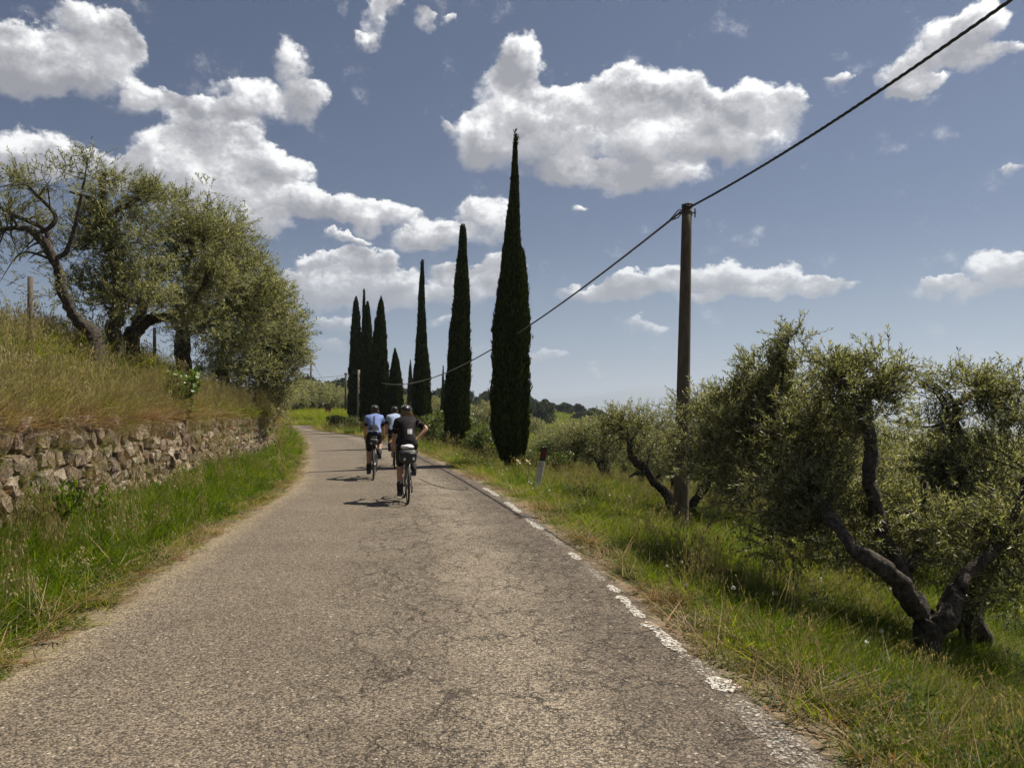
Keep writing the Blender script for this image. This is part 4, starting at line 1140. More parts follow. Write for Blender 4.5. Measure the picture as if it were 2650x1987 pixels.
# fence posts and wires on the left bank
fw = simple_mat('fence_wood', (.07, .055, .04), (.14, .115, .085), .9, 20, .01)
for (x, y, Y, hh, rr_, lab) in [(64, 700, 13.2, 598, .048, 'weathered round fence post above the tall dry grass on the bank'), (333, 775, 19.5, 708, .045, 'dark fence post under the olive with the low bough')]:
    q = P(x, y, Y); z = H(q[0], Y); tz = P(x, hh, Y)[2] - z
    o = link('fence_post', None, loc=(q[0], Y, z), label=lab, cat='fence post')
    link('shaft', Geo().add(*tube([[0, 0, -.2], [.01, 0, tz * .5], [0, 0, tz]], [rr_, rr_ * .95, rr_ * .9], 9, .08, 3)).mesh('shaft', [fw], True), o)
a = P(64, 625, 13.2); b = P(333, 730, 19.5)
for k, lab in ((0, 'upper rusty fence wire between the two bank posts'), (1, 'lower rusty fence wire between the two bank posts')):
    pa_, pb_ = a - [0, 0, .45 * k], b - [0, 0, .4 * k]
    t = np.linspace(-.25, 1, 14)[:, None]; p = pa_ * (1 - t) + pb_ * t
    o = link('fence_wire', None, loc=p[0], label=lab, cat='wire')
    link('strand', Geo().add(*tube(p - p[0], .0035, 4)).mesh('strand', [iron], True), o)

# ------------------------------------------------------------------ mid and far trees, shared meshes
def olive_proto(seed, R_, hh, ntw, nl, leaf):
    r = np.random.default_rng(seed); tr = Geo(); cr_ = Geo()
    for k in range(3):
        a = r.uniform(0, 6.28) + k * 2.1
        p = gnarl(np.array([[0, 0, -.15, .15], [.05 * math.cos(a), .05 * math.sin(a), hh * .2, .12], [R_ * .3 * math.cos(a), R_ * .3 * math.sin(a), hh * .45, .08], [R_ * .55 * math.cos(a), R_ * .55 * math.sin(a), hh * .7, .04]]), 5, .3, r)
        tr.add(*tube(p[:, :3], p[:, 3], 7, .15, seed + k))
    nb = 7
    for k in range(nb):
        a = k / nb * 6.28 + r.normal(0, .3); rr_ = R_ * r.uniform(.25, .55) * (k > 0)
        c = np.array([rr_ * math.cos(a), rr_ * math.sin(a), hh * r.uniform(.55, .78)]); rd = np.array([R_ * .5, R_ * .5, hh * .24]) * r.uniform(.8, 1.2)
        n = ntw // nb; d = r.normal(0, 1, (n, 3)); d /= np.linalg.norm(d, axis=1, keepdims=True)
        O = c + d * rd * (.35 + .65 * r.uniform(0, 1, (n, 1)) ** .5) * (1 + .2 * np.sin(d[:, :1] * 6 + k))
        D = d * .7 + r.normal(0, .5, (n, 3)) + [0, 0, .35]
        V, T = twig_leaves(O, D, r.uniform(.25, .5, n) * (leaf / .1) ** .4, nl, leaf, leaf * .26, r); cr_.add(V, None, T)
    return cr_.mesh('crown', [olive_m]), tr.mesh('trunk', [bark_m], True), hh
OP = [olive_proto(41, 1.5, 2.6, 1300, 10, .11), olive_proto(42, 1.6, 2.7, 1300, 10, .11), olive_proto(43, 1.4, 2.8, 1300, 10, .11)]
OF = [olive_proto(51, 1.9, 3.0, 420, 7, .26), olive_proto(52, 2.0, 3.2, 420, 7, .26)]
def put(proto, X, Y, s, label, group, name='olive_tree', rot=0.0, cat='tree', dz=0):
    o = link(name, None, loc=(X, Y, H(X, Y) + dz), label=label, cat=cat, group=group)
    o.rotation_euler.z = rot; o.scale = (s, s, s * (1 if name != 'pine' else 1))
    link('crown', proto[0], o); link('trunk', proto[1], o)
    return o
r = np.random.default_rng(77)
mid = [(1305,27.5,.92),(1232,28,.7),(1385,31,.85),(1345,38,.9),(1205,36,.65),(1270,42,.8),(1425,25,.7),(1430,42,1.0),(1165,30,.45),(1335,54,1.1),(1250,62,1.0),(1400,60,1.2),(1190,50,.8),(1460,20,.75),
       (1600,20,1.0),(1700,19,1.1),(1780,25,1.2),(1850,18,1.0),(1930,24,1.2),(2020,19,1.1),(2100,25,1.2),(2180,17,1.1),(1650,30,1.3),(2000,36,1.3),(2150,40,1.4),(1560,38,1.2),(1800,45,1.3),(2080,13.5,.9),(1500,55,1.2)]
LAB = {1: 'small olive tree left of the forked one behind the road post', 2: 'olive tree between the forked small one and the leaning bare stem', 4: 'olive tree just right of the tallest cypress crown base',
       6: 'low olive tree left of the V-shaped stems behind the pole', 13: 'small olive tree showing right behind the foot of the concrete pole', 14: 'olive tree in the gap between the pole and the near olives',
       27: 'low olive tree seen under the round tuft of the right edge olive', 25: 'nearest background olive at the right picture edge', 9: 'olive tree standing alone at the foot of the vineyard slope'}
for i, (x, Y, s) in enumerate(mid):
    X = P(x, 900, Y)[0]
    lab = LAB.get(i) or {0: 'small olive tree with a dark forked trunk in sunlit grass behind the road post', 8: 'smallest young olive bush right beside the foot of the tallest cypress'}.get(i)
    put(OP[i % 3], X, Y, s, lab or 'grey-green olive tree in the grove below the right verge', None if lab else 'olive grove below the right verge', rot=r.uniform(0, 6))
r2 = np.random.default_rng(78)
for i in range(34):
    Y = 84 + (i % 5) * 9 + r2.normal(0, 1.5); x = 585 + (i * 7 % 34) * 5 + r2.normal(0, 3)
    put(OF[i % 2], P(x, 900, Y)[0], Y, r2.uniform(.85, 1.2), 'olive tree in the field beyond the low pale wall', 'olive trees in the field beyond the bend', rot=r2.uniform(0, 6))
for i in range(95):
    Y = r2.uniform(70, 235); x = r2.uniform(880, 1480)
    if 1140 < x < 1270 and (Y > 120 or Y < 90): continue
    put(OF[i % 2], P(x, 900, Y)[0], Y, r2.uniform(.8, 1.3), 'distant olive tree on the slopes beyond the cypresses', 'distant olives on the slopes', rot=r2.uniform(0, 6))

dark_leaf = leaf_mat('dark_leaf', [(.012, .020, .005), (.024, .036, .009), (.050, .066, .016)], .3, .6, .12, False)
def bush_proto(seed, R_, hh, n, leaf, mat, trunk=True, low=.3):
    r = np.random.default_rng(seed); g = Geo(); nb = 14
    for k in range(nb):
        a = r.uniform(0, 6.28); rr_ = R_ * r.uniform(0, .62)
        c = np.array([rr_ * math.cos(a), rr_ * math.sin(a), hh * r.uniform(low, .82)]); rd = np.array([R_, R_, hh * .45]) * r.uniform(.28, .48)
        m = n // nb; d = r.normal(0, 1, (m, 3)); d /= np.linalg.norm(d, axis=1, keepdims=True)
        O = c + d * rd * r.uniform(.6, 1.08, (m, 1))
        nrm = d + r.normal(0, .6, (m, 3)); nrm /= np.linalg.norm(nrm, axis=1, keepdims=True)
        u = np.cross(nrm, r.normal(0, 1, (m, 3))); u /= np.linalg.norm(u, axis=1, keepdims=True); w = np.cross(nrm, u)
        s = (leaf * r.uniform(.6, 1.3, (m, 1)))
        V = np.stack([O, O + u * s * .5 + w * s * .32 , O + u * s + nrm * s * .1, O + u * s * .5 - w * s * .32], 1).reshape(-1, 3); kk = np.arange(m)[:, None] * 4
        g.add(V, None, np.concatenate([kk + [0, 1, 2], kk + [0, 2, 3]]))
    tg = Geo(); tg.add(*tube([[0, 0, -.3], [0, 0, hh * .3], [R_ * .1, 0, hh * .6]], [R_ * .09, R_ * .07, R_ * .03], 7, .1, seed))
    for k in range(4):
        a = k * 1.6 + 1; tg.add(*tube([[0, 0, hh * .25], [R_ * .3 * math.cos(a), R_ * .3 * math.sin(a), hh * .5]], [R_ * .05, R_ * .02], 6))
    return g.mesh('crown', [mat]), tg.mesh('trunk', [bark_m], True), hh
BT = [bush_proto(61, 3.6, 6.0, 5200, .55, dark_leaf), bush_proto(62, 3.2, 6.8, 5200, .55, dark_leaf), bush_proto(63, 4.2, 5.4, 5200, .55, dark_leaf)]
r3 = np.random.default_rng(5)
for i in range(95):   # wooded ridge
    x = r3.uniform(845, 1400) if i < 80 else r3.uniform(610, 760)
    Y = r3.uniform(278, 318) if x > 1100 else r3.uniform(235, 300)
    if i >= 80: Y = r3.uniform(170, 230)
    s = r3.uniform(.8, 1.3) * (1.0 if x < 1150 else .72 if x < 1280 else .5)
    put(BT[i % 3], P(x, 900, Y)[0], Y, s, 'dark bushy tree in the wood on the far ridge', 'woodland trees on the far ridge', 'broadleaf_tree', r3.uniform(0, 6), dz=-.3)
# darker trees standing in front of the ridge right of the tallest cypress
for (x, Y, s) in [(1158, 190, 1.1), (1170, 215, 1.1), (1262, 235, .9), (1278, 228, 1.1), (1300, 240, .9), (1250, 255, .7), (1320, 215, .7), (1050, 170, 1.0), (1062, 140, .8), (1032, 185, 1.0), (1040, 150, .8), (940, 190, .9), (965, 210, .9)]:
    put(BT[int(x) % 3], P(x, 900, Y)[0], Y, s, 'round dark tree on the hillside in front of the ridge', 'round dark trees on the hillside', 'broadleaf_tree', x, dz=-.3)
# far spiky cypress row
GC = (*cypress_geo(8, 1.6, PROF2, 9, 260, spray=(.6, 1.1)), 8)
for i in range(46):
    x = 1330 + i * 3.0 + r3.normal(0, 1.2) if i < 36 else 930 + (i - 36) * 5; Y = 430 + r3.normal(0, 12) if i < 36 else 330
    X = P(x, 900, Y)[0]
    if i < 36 and x > 1440: X = P(1440 - r3.uniform(0, 60), 900, Y)[0]
    o = link('cypress_tree', None, loc=(X, Y, H(X, Y) - .3), label='tiny distant cypress on the skyline of the far ridge', cat='tree', group='tiny cypresses along the far ridge')
    s = r3.uniform(.8, 1.3); o.scale = (s, s, s * r3.uniform(.8, 1.1)); link('crown', GC[0], o); link('trunk', GC[1], o)
# vine rows
vine_m = leaf_mat('vine_leaf', [(.06, .085, .015), (.10, .13, .025), (.15, .18, .04)], .45, .5, .3, False)
def vine_row(x0, Y0, x1, Y1, label, group, hgt=1.1):
    a, b = P(x0, 900, Y0), P(x1, 900, Y1); L = np.linalg.norm(b[:2] - a[:2]); m = int(L * 26)
    t = r3.uniform(0, 1, m); zz = height(a[0] + (b[0] - a[0]) * np.linspace(0, 1, 12), a[1] + (b[1] - a[1]) * np.linspace(0, 1, 12))
    c = np.stack([a[0] + (b[0] - a[0]) * t, a[1] + (b[1] - a[1]) * t, np.interp(t, np.linspace(0, 1, 12), zz) + hgt * (.3 + .7 * r3.uniform(0, 1, m)) * (.75 + .25 * np.sin(t * L * 3))], 1)
    c += r3.normal(0, .16, c.shape) * [1, 1, .4]
    u = r3.normal(0, 1, (m, 3)); u /= np.linalg.norm(u, axis=1, keepdims=True); w = np.cross(u, r3.normal(0, 1, (m, 3))); w /= np.linalg.norm(w, axis=1, keepdims=True)
    s = .30; V = np.stack([c, c + u * s * .5 + w * s * .4, c + u * s, c + u * s * .5 - w * s * .4], 1); k = np.arange(m)[:, None] * 4
    loc = np.array([a[0], a[1], zz[0]]); o = link('vine_row', None, loc=loc, label=label, cat='vines', group=group)
    link('foliage', mesh_np('foliage', (V - loc).reshape(-1, 3), None, np.concatenate([k + [0, 1, 2], k + [0, 2, 3]]), False, [vine_m]), o)
    g = Geo()
    for q in np.linspace(0, 1, 5):
        z = np.interp(q, np.linspace(0, 1, 12), zz); g.add(*tube([[a[0] + (b[0] - a[0]) * q, a[1] + (b[1] - a[1]) * q, z - .2] - loc, [a[0] + (b[0] - a[0]) * q, a[1] + (b[1] - a[1]) * q, z + hgt] - loc], .05, 4))
    link('stakes', g.mesh('stakes', [wood]), o)
for k in range(12):
    vine_row(1146 + k * 9, 134 + k * 1.5, 1175 + k * 9, 164 + k * 1.5, 'bright green vine row in the vineyard below the terrace wall', 'vine rows below the terrace wall')
for k in range(9):
    vine_row(1176 + k * 10, 250, 1200 + k * 10, 284, 'pale vine row high on the far hillside', 'vine rows on the far hillside', .9)

# farmhouses in the valley seen between the right olives
hw = simple_mat('house_plaster', (.55, .50, .42), (.66, .62, .54), .9, .5); hr = simple_mat('terracotta_tiles', (.20, .085, .045), (.28, .13, .07), .9, .8)
hwin = simple_mat('window_glass', (.02, .022, .025), (.03, .03, .035), .2, 1)
def house(X, Y, w, d, h, rot, label):
    o = link('farmhouse', None, loc=(X, Y, H(X, Y) - .5), label=label, cat='house', group='white houses in the far valley'); o.rotation_euler.z = rot
    V, Q, _ = box([0, 0, h / 2], [w, d, h]); link('wall', Geo().add(V, Q).mesh('wall', [hw]), o)
    V = [[-w * .54, -d * .56, h], [w * .54, -d * .56, h], [w * .54, d * .56, h], [-w * .54, d * .56, h], [-w * .54, 0, h * 1.32], [w * .54, 0, h * 1.32]]
    link('roof', Geo().add(V, [[0, 1, 5, 4], [2, 3, 4, 5]], [[0, 4, 3], [1, 2, 5]]).mesh('roof', [hr]), o)
    for k in (-.3, 0, .3):
        for zz in (.3, .7): link('window', Geo().add(*box([k * w, -d * .5 - .02, h * zz], [w * .08, .06, h * .16])).mesh('window', [hwin]), o)
r4 = np.random.default_rng(12)
for i in range(12):
    Y = r4.uniform(1500, 3000); x = r4.uniform(1960, 2180)
    house(P(x, 900, Y)[0], Y, r4.uniform(14, 26), r4.uniform(10, 14), r4.uniform(7, 11), r4.uniform(-.5, .5), 'small white house with tiled roof in the far valley')

# ------------------------------------------------------------------ grass, weeds and flowers
green_b = leaf_mat('green_blade', [(.045, .068, .004), (.110, .145, .006), (.185, .220, .014), (.36, .335, .07)], .58, .5, .15)
lush_b = leaf_mat('lush_blade', [(.024, .052, .003), (.072, .125, .005), (.14, .205, .010)], .58, .5, .15)
straw_b = leaf_mat('straw_blade', [(.16, .14, .055), (.28, .24, .11), (.42, .37, .20)], .35, .6, .15, tcol=(1.2, 1.15, .7))
brown_b = leaf_mat('brown_blade', [(.11, .055, .028), (.26, .145, .075), (.46, .30, .175)], .30, .6, .3, tcol=(1.2, 1.0, .7))
weed_m = leaf_mat('weed_leaf', [(.028, .055, .010), (.045, .080, .014), (.075, .115, .020)], .45, .55, .15)
white_f = leaf_mat('white_petal', [(.62, .60, .52), (.75, .73, .66)], .3, .6, .2, tcol=(1, 1, 1))
yellow_f = leaf_mat('yellow_petal', [(.60, .42, .02), (.70, .50, .04)], .3, .6, .2, tcol=(1, 1, 1))

def blades(g, r, n, spread, hgt, w, lean=.35, curl=.5, m=0, segs=3, z0=-.02):
    a = r.uniform(0, 6.28, n); d = spread * np.sqrt(r.uniform(0, 1, n))
    bx = np.stack([np.cos(a) * d, np.sin(a) * d, np.full(n, z0)], 1)
    th = a + r.normal(0, .9, n); out = np.stack([np.cos(th), np.sin(th), 0 * th], 1)
    h = hgt * r.uniform(.45, 1.15, n); ln = np.abs(r.normal(lean, .22, n)); cu = r.uniform(.1, 1, n) * curl
    side = np.stack([-np.sin(th + r.normal(0, .8, n)), np.cos(th + r.normal(0, .8, n)), 0 * th], 1)
    rows = []
    for s in range(segs + 1):
        t = s / segs
        c = bx + out * (h * (ln * t + cu * t * t))[:, None]; c[:, 2] += h * (t - .35 * cu * t * t)
        ww = w * (1 - t ** 1.6) * .5 + .0004
        rows += [c - side * ww, c + side * ww]
    V = np.stack(rows, 1)
    q = [[2 * s, 2 * s + 1, 2 * s + 3, 2 * s + 2] for s in range(segs)]
    Q = (np.arange(n)[:, None, None] * (2 * segs + 2) + np.array(q)[None]).reshape(-1, 4)
    g.add(V.reshape(-1, 3), Q, None, m)
    return rows[-1], h
def heads(g, r, n, spread, hgt, m_stem, m_head, kind='spike', stemw=.0025, hl=.05, droop=.5):
    """tall stems with seed heads"""
    for i in range(n):
        a = r.uniform(0, 6.28); d = spread * math.sqrt(r.uniform(0, 1)); th = r.uniform(0, 6.28)
        h = hgt * r.uniform(.7, 1.15); o = np.array([math.cos(a) * d, math.sin(a) * d, 0]); out = np.array([math.cos(th), math.sin(th), 0])
        ln = r.uniform(.05, .3)
        pts = [o + out * h * ln * t ** 1.5 * 1.2 + np.array([0, 0, h * t]) for t in (0, .35, .7, 1)]
        sd = np.array([-out[1], out[0], 0]) * stemw
        V = []
        for k, p in enumerate(pts): V += [p - sd * (1 - k * .2), p + sd * (1 - k * .2)]
        g.add(V, [[0, 1, 3, 2], [2, 3, 5, 4], [4, 5, 7, 6]], None, m_stem)
        tip = pts[-1]
        if kind == 'oat':
            for q in range(int(r.integers(5, 9))):
                b_ = pts[2] + (tip - pts[2]) * r.uniform(.1, 1.0); dr_ = np.array([r.normal(0, 1), r.normal(0, 1), 0]); dr_ /= np.linalg.norm(dr_)
                e = b_ + dr_ * r.uniform(.015, .05) + [0, 0, -.005]; L = r.uniform(.6, 1.1) * hl
                s2 = np.cross(dr_, [0, 0, 1]) * .0065
                g.add([b_, b_ + [0, 0, .002], e], None, [[0, 1, 2]], m_stem)
                g.add([e, e + s2 + [0, 0, -L * .35], e + [0, 0, -L] + dr_ * .01, e - s2 + [0, 0, -L * .35]], None, [[0, 1, 2], [0, 2, 3]], m_head)
        else:
            u = out * .35 + [0, 0, 1]; u /= np.linalg.norm(u); L = hl * r.uniform(.7, 1.3)
            for s2 in (np.array([-out[1], out[0], 0]), np.cross(u, [-out[1], out[0], 0])):
                s2 = s2 * .0045
                g.add([tip, tip + u * L * .4 + s2, tip + u * L, tip + u * L * .4 - s2], None, [[0, 1, 2], [0, 2, 3]], m_head)
def leafy(g, r, n, spread, hgt, L, W, m):
    for i in range(n):
        a = r.uniform(0, 6.28); d = spread * math.sqrt(r.uniform(0, 1)); z = hgt * r.uniform(.1, 1)
        p = np.array([math.cos(a) * d, math.sin(a) * d, z]); th = a + r.normal(0, .8)
        u = np.array([math.cos(th), math.sin(th), r.uniform(-.2, .7)]); u /= np.linalg.norm(u); w = np.cross(u, [0, 0, 1]); w /= np.linalg.norm(w); w = w + np.array([0, 0, r.normal(0, .3)])
        l = L * r.uniform(.6, 1.2); up = np.array([0, 0, l * .12])
        g.add([p, p + u * l * .4 + w * W * .5 + up, p + u * l, p + u * l * .4 - w * W * .5 + up], None, [[0, 1, 2], [0, 2, 3]], m)

protos = bpy.data.collections.new('plant_kit')     # sources for the instances, never linked to the scene
KIT = {}
def kit(key, g, mats):
    me = g.mesh('tuft_' + key, mats); o = bpy.data.objects.new('tuft_%02d_%s' % (len(KIT), key), me); protos.objects.link(o); KIT[key] = len(KIT)
r = np.random.default_rng(101)
for v in range(3):
    g = Geo(); blades(g, r, 46, .11, .30, .006, .35, .6); kit('lush%d' % v, g, [lush_b])
for v in range(3):
    g = Geo(); blades(g, r, 40, .12, .26, .0058, .35, .7, 0); blades(g, r, 4, .12, .27, .005, .45, .9, 1); kit('green%d' % v, g, [green_b, straw_b])
for v in range(3):
    g = Geo(); blades(g, r, 18, .12, .24, .004, .3, .5, 0); heads(g, r, 13, .13, .42, 1, 1, 'spike', .0014, .045); kit('seed%d' % v, g, [green_b, straw_b])
for v in range(3):
    g = Geo(); blades(g, r, 24, .13, .34, .0065, .4, .6, 0); blades(g, r, 8, .13, .32, .006, .5, .9, 1); heads(g, r, 9, .15, .60, 1, 1, 'oat', .0026, .055); kit('oat%d' % v, g, [green_b, straw_b])
for v in range(3):
    g = Geo(); blades(g, r, 34, .13, .20, .0065, .7, 1.3, 0); blades(g, r, 12, .13, .22, .006, .8, 1.4, 1); heads(g, r, 4, .15, .34, 1, 1, 'oat', .002, .035); kit('brown%d' % v, g, [brown_b, straw_b])
for v in range(2):
    g = Geo(); blades(g, r, 50, .14, .10, .004, .5, .8, 0); blades(g, r, 12, .13, .08, .003, .7, 1.2, 1); leafy(g, r, 18, .13, .05, .035, .018, 2); kit('low%d' % v, g, [green_b, straw_b, weed_m])
for v in range(2):
    g = Geo(); leafy(g, r, 80, .15, .24, .06, .022, 0); kit('weed%d' % v, g, [weed_m])
g = Geo(); heads(g, r, 1, .01, .34, 0, 1, 'spike', .002, .02)
for k in range(26):
    d = r.normal(0, 1, 3); d /= np.linalg.norm(d); c = np.array([0.05, 0, .36]); s = np.cross(d, r.normal(0, 1, 3)); s /= np.linalg.norm(s)
    g.add([c, c + d * .02 + s * .008, c + d * .024, c + d * .02 - s * .008], None, [[0, 1, 2], [0, 2, 3]], 1)
kit('clock', g, [green_b, white_f])
g = Geo(); heads(g, r, 1, .01, .26, 0, 1, 'spike', .002, .015)
for k in range(14):
    th = k / 14 * 6.28; d = np.array([math.cos(th), math.sin(th), .25]); c = np.array([.03, 0, .275]); s = np.array([-math.sin(th), math.cos(th), 0]) * .006
    g.add([c, c + d * .015 + s, c + d * .022, c + d * .015 - s], None, [[0, 1, 2], [0, 2, 3]], 1)
kit('yellow', g, [green_b, yellow_f])
g = Geo(); blades(g, r, 60, .26, .40, .014, .3, .5, 0, 2); kit('farbig0', g, [green_b])
g = Geo(); blades(g, r, 50, .26, .34, .013, .3, .6, 0, 2); blades(g, r, 26, .26, .36, .012, .4, .6, 1, 2); kit('farbig1', g, [green_b, straw_b])

def scatter(name, pts, rot, scl, idx, label):
    me = mesh_np(name, pts)
    me.attributes.new('rot', 'FLOAT_VECTOR', 'POINT').data.foreach_set('vector', rot.astype(np.float32).ravel())
    me.attributes.new('scl', 'FLOAT_VECTOR', 'POINT').data.foreach_set('vector', scl.astype(np.float32).ravel())
    me.attributes.new('idx', 'INT', 'POINT').data.foreach_set('value', idx.astype(np.int32))
    o = link(name, me, label=label, cat='grass', kind='stuff')
    ng = bpy.data.node_groups.new(name, 'GeometryNodeTree')
    ng.interface.new_socket('Geometry', in_out='INPUT', socket_type='NodeSocketGeometry')
    ng.interface.new_socket('Geometry', in_out='OUTPUT', socket_type='NodeSocketGeometry')
    gi = ng.nodes.new('NodeGroupInput'); go = ng.nodes.new('NodeGroupOutput')
    ci = ng.nodes.new('GeometryNodeCollectionInfo'); ci.inputs['Collection'].default_value = protos
    ci.inputs['Separate Children'].default_value = True; ci.inputs['Reset Children'].default_value = True
    ip = ng.nodes.new('GeometryNodeInstanceOnPoints'); ip.inputs['Pick Instance'].default_value = True
    def attr(nm, dt):
        a = ng.nodes.new('GeometryNodeInputNamedAttribute'); a.data_type = dt; a.inputs['Name'].default_value = nm
        return a.outputs['Attribute']
    e2r = ng.nodes.new('FunctionNodeEulerToRotation'); ng.links.new(attr('rot', 'FLOAT_VECTOR'), e2r.inputs[0])
    ng.links.new(gi.outputs[0], ip.inputs['Points']); ng.links.new(ci.outputs[0], ip.inputs['Instance'])
    ng.links.new(attr('idx', 'INT'), ip.inputs['Instance Index']); ng.links.new(e2r.outputs[0], ip.inputs['Rotation'])
    ng.links.new(attr('scl', 'FLOAT_VECTOR'), ip.inputs['Scale']); ng.links.new(ip.outputs[0], go.inputs[0])
    md = o.modifiers.new('instances', 'NODES'); md.node_group = ng
    return o

def cheap_noise(X, Y, f, s=0):
    return (np.sin(X * f + s) * np.cos(Y * f * .9 + s * 1.7) + .6 * np.sin(X * f * 2.3 + Y * f * 1.1 + s * 2) + .4 * np.cos(Y * f * 4.1 - X * f * 3.3 + s)) / 2 + .5

rs = np.random.default_rng(202)
# candidates: density per square metre falls with distance
def cand(r0, r1, dens0, power, a0=-39, a1=39):
    rr_ = np.geomspace(r0, r1, 60); out = []
    for i in range(59):
        ra, rb = rr_[i], rr_[i + 1]; rm_ = (ra + rb) / 2
        area = (rb ** 2 - ra ** 2) / 2 * math.radians(a1 - a0); n = int(area * dens0 * (max(rm_, 6) / 6) ** -power)
        q = np.sqrt(rs.uniform(ra ** 2, rb ** 2, n)); a = np.radians(rs.uniform(a0, a1, n)); out.append(np.stack([q * np.sin(a), q * np.cos(a)], 1))
    return np.concatenate(out)
C = cand(2.6, 62, 230, 1.15)
X, Y = C[:, 0], C[:, 1]
dl, _ = poly_dist(LE, X, Y); dr, _ = poly_dist(RE, X, Y); dr = -dr; dw, _ = poly_dist(WALL, X, Y)
u = rs.uniform(0, 1, len(X)); ed = rs.normal(0, .05, len(X))
n1_, n2_, n3_ = cheap_noise(X, Y, .8), cheap_noise(X, Y, 2.1, 3), cheap_noise(X, Y, 5, 1)
right = (dr > .07 + ed) & (dl < 0); left = (dl > .10 + ed); verge = left & (dw < -.06); bank = left & (dw > .30)
keep = (verge | bank | right)
for (ox, oy, orr) in [(P(1158, 1044, 15.9)[0], 15.7, .40), (B_[0] - .05, 12.7, .55)]: keep &= ~(np.hypot(X - ox, Y - oy) < orr)
# thin at the edges of the road
de = np.where(right, dr, dl); keep &= ~((de < .5) & (u < .55 - de * .9))
keep &= ~(bank & (rs.uniform(0, 1, len(X)) < .42)); keep &= ~((verge | right) & (rs.uniform(0, 1, len(X)) < .18))
# nothing is seen far behind the bank crest
keep &= ~(bank & (dw > 7)); keep &= ~((dr > 14) & (u < .5))
sel = lambda names, m: np.array([KIT[n] for n in names])[rs.integers(0, len(names), m)]
idx = np.zeros(len(X), int); hs = np.ones(len(X)); tilt = np.zeros(len(X))
m = verge; k_ = m.sum(); w = rs.uniform(0, 1, k_); nn_ = n1_[m]
idx[m] = np.where(w < .60, sel(['lush0', 'lush1', 'lush2'], k_), np.where(w < .80, sel(['green0', 'green1', 'green2'], k_), np.where(w < .90, sel(['seed0', 'seed1', 'oat2'], k_), sel(['weed0', 'weed1'], k_))))
hs[m] = (.75 + .5 * nn_) * (1 - .25 * (w > .88))
# right verge
m = right; k_ = m.sum(); w = rs.uniform(0, 1, k_) + (n2_[m] - .5) * .35
idx[m] = np.where(w < .50, sel(['green0', 'green1', 'green2'], k_), np.where(w < .84, sel(['lush0', 'lush1'], k_), np.where(w < .96, sel(['seed0', 'seed1', 'seed2'], k_), np.where(w < .99, sel(['oat0', 'oat1'], k_), sel(['brown0', 'weed0'], k_)))))
hs[m] = (.72 + .42 * n1_[m]) * (1 - .35 * sst(dr[m], 1.2, 2.4) * (1 - sst(Y[m], 8, 12)))
# bank: oats above, rusty dry grass lower down near the wall, green patches
m = bank; k_ = m.sum(); w = np.clip(rs.uniform(0, 1, k_) + (n3_[m] - .5) * .5, 0, 1); low = 1 - sst(dw[m] + (n2_[m] - .5) * .9, .7, 1.7)
far_g = sst(Y[m], 17.5, 20) * (1 - sst(Y[m], 24, 26))
low = low * (1 - .75 * far_g)
idx[m] = np.where(w < low * 1.25, sel(['brown0', 'brown1', 'brown2'], k_), np.where(w < .55 + low * .40, sel(['green0', 'lush1', 'green2', 'lush0'], k_), sel(['oat0', 'oat1', 'oat2', 'oat0', 'green1', 'lush1'], k_)))
idx[m] = np.where((far_g > .5) & (rs.uniform(0, 1, k_) < .8), sel(['lush0', 'lush2', 'green0'], k_), idx[m])
hs[m] = (.65 + .75 * n2_[m]) * (1 - .15 * low) * .85
# strip along both road edges: low and dry
m = keep & (de < .42 + .25 * (n2_ - .5)); k_ = m.sum(); w = rs.uniform(0, 1, k_)
idx[m] = np.where(w < .6, sel(['low0', 'low1'], k_), np.where(w < .85, sel(['brown0', 'brown2', 'brown1'], k_), sel(['green0', 'seed0'], k_)))
hs[m] = .55 + .3 * rs.uniform(0, 1, k_)
near_pole = np.hypot(X - B_[0] + .15, Y - 11.6) < 1.5; hs = hs * np.where(near_pole, .6, 1)
idx = np.where(near_pole & right, sel(['green0', 'green1', 'lush0'], len(X)), idx)
edge_ramp = .55 + .45 * sst(de, .25, 1.1); hs = hs * edge_ramp
d = np.hypot(X, Y); sc = (1 + np.clip((d - 10) / 30, 0, 1.4)) * rs.uniform(.75, 1.25, len(X))
sc = sc * np.where(bank, 1.45, 1.15)
hz = hs * np.where(bank, 1.08, 1.0) * rs.uniform(.65, 1.3, len(X)) * (1 + np.clip((d - 25) / 60, 0, .5))
Z = height(X, Y)
sg = np.where(bank, .30, .20)
rot = np.stack([rs.normal(0, 1, len(X)) * sg, rs.normal(0, 1, len(X)) * sg, rs.uniform(0, 6.28, len(X))], 1)
pts = np.stack([X, Y, Z], 1)[keep]; scl = np.stack([sc * .95, sc * .95, hz], 1)[keep]
dk = d[keep]; bk = bank[keep]; vk = verge[keep]; rk = right[keep]
scatter('verge_grass', pts[vk & ~bk], rot[keep][vk & ~bk], scl[vk & ~bk], idx[keep][vk & ~bk], 'lush green grass and weeds between the road and the stone wall')
scatter('bank_grass', pts[bk], rot[keep][bk], scl[bk], idx[keep][bk], 'tall oats and dry rusty grass on the bank above the wall')
scatter('meadow_grass', pts[rk & ~bk & ~vk], rot[keep][rk & ~bk & ~vk], scl[rk & ~bk & ~vk], idx[keep][rk & ~bk & ~vk], 'bright seeding grass on the verge and slope right of the road')
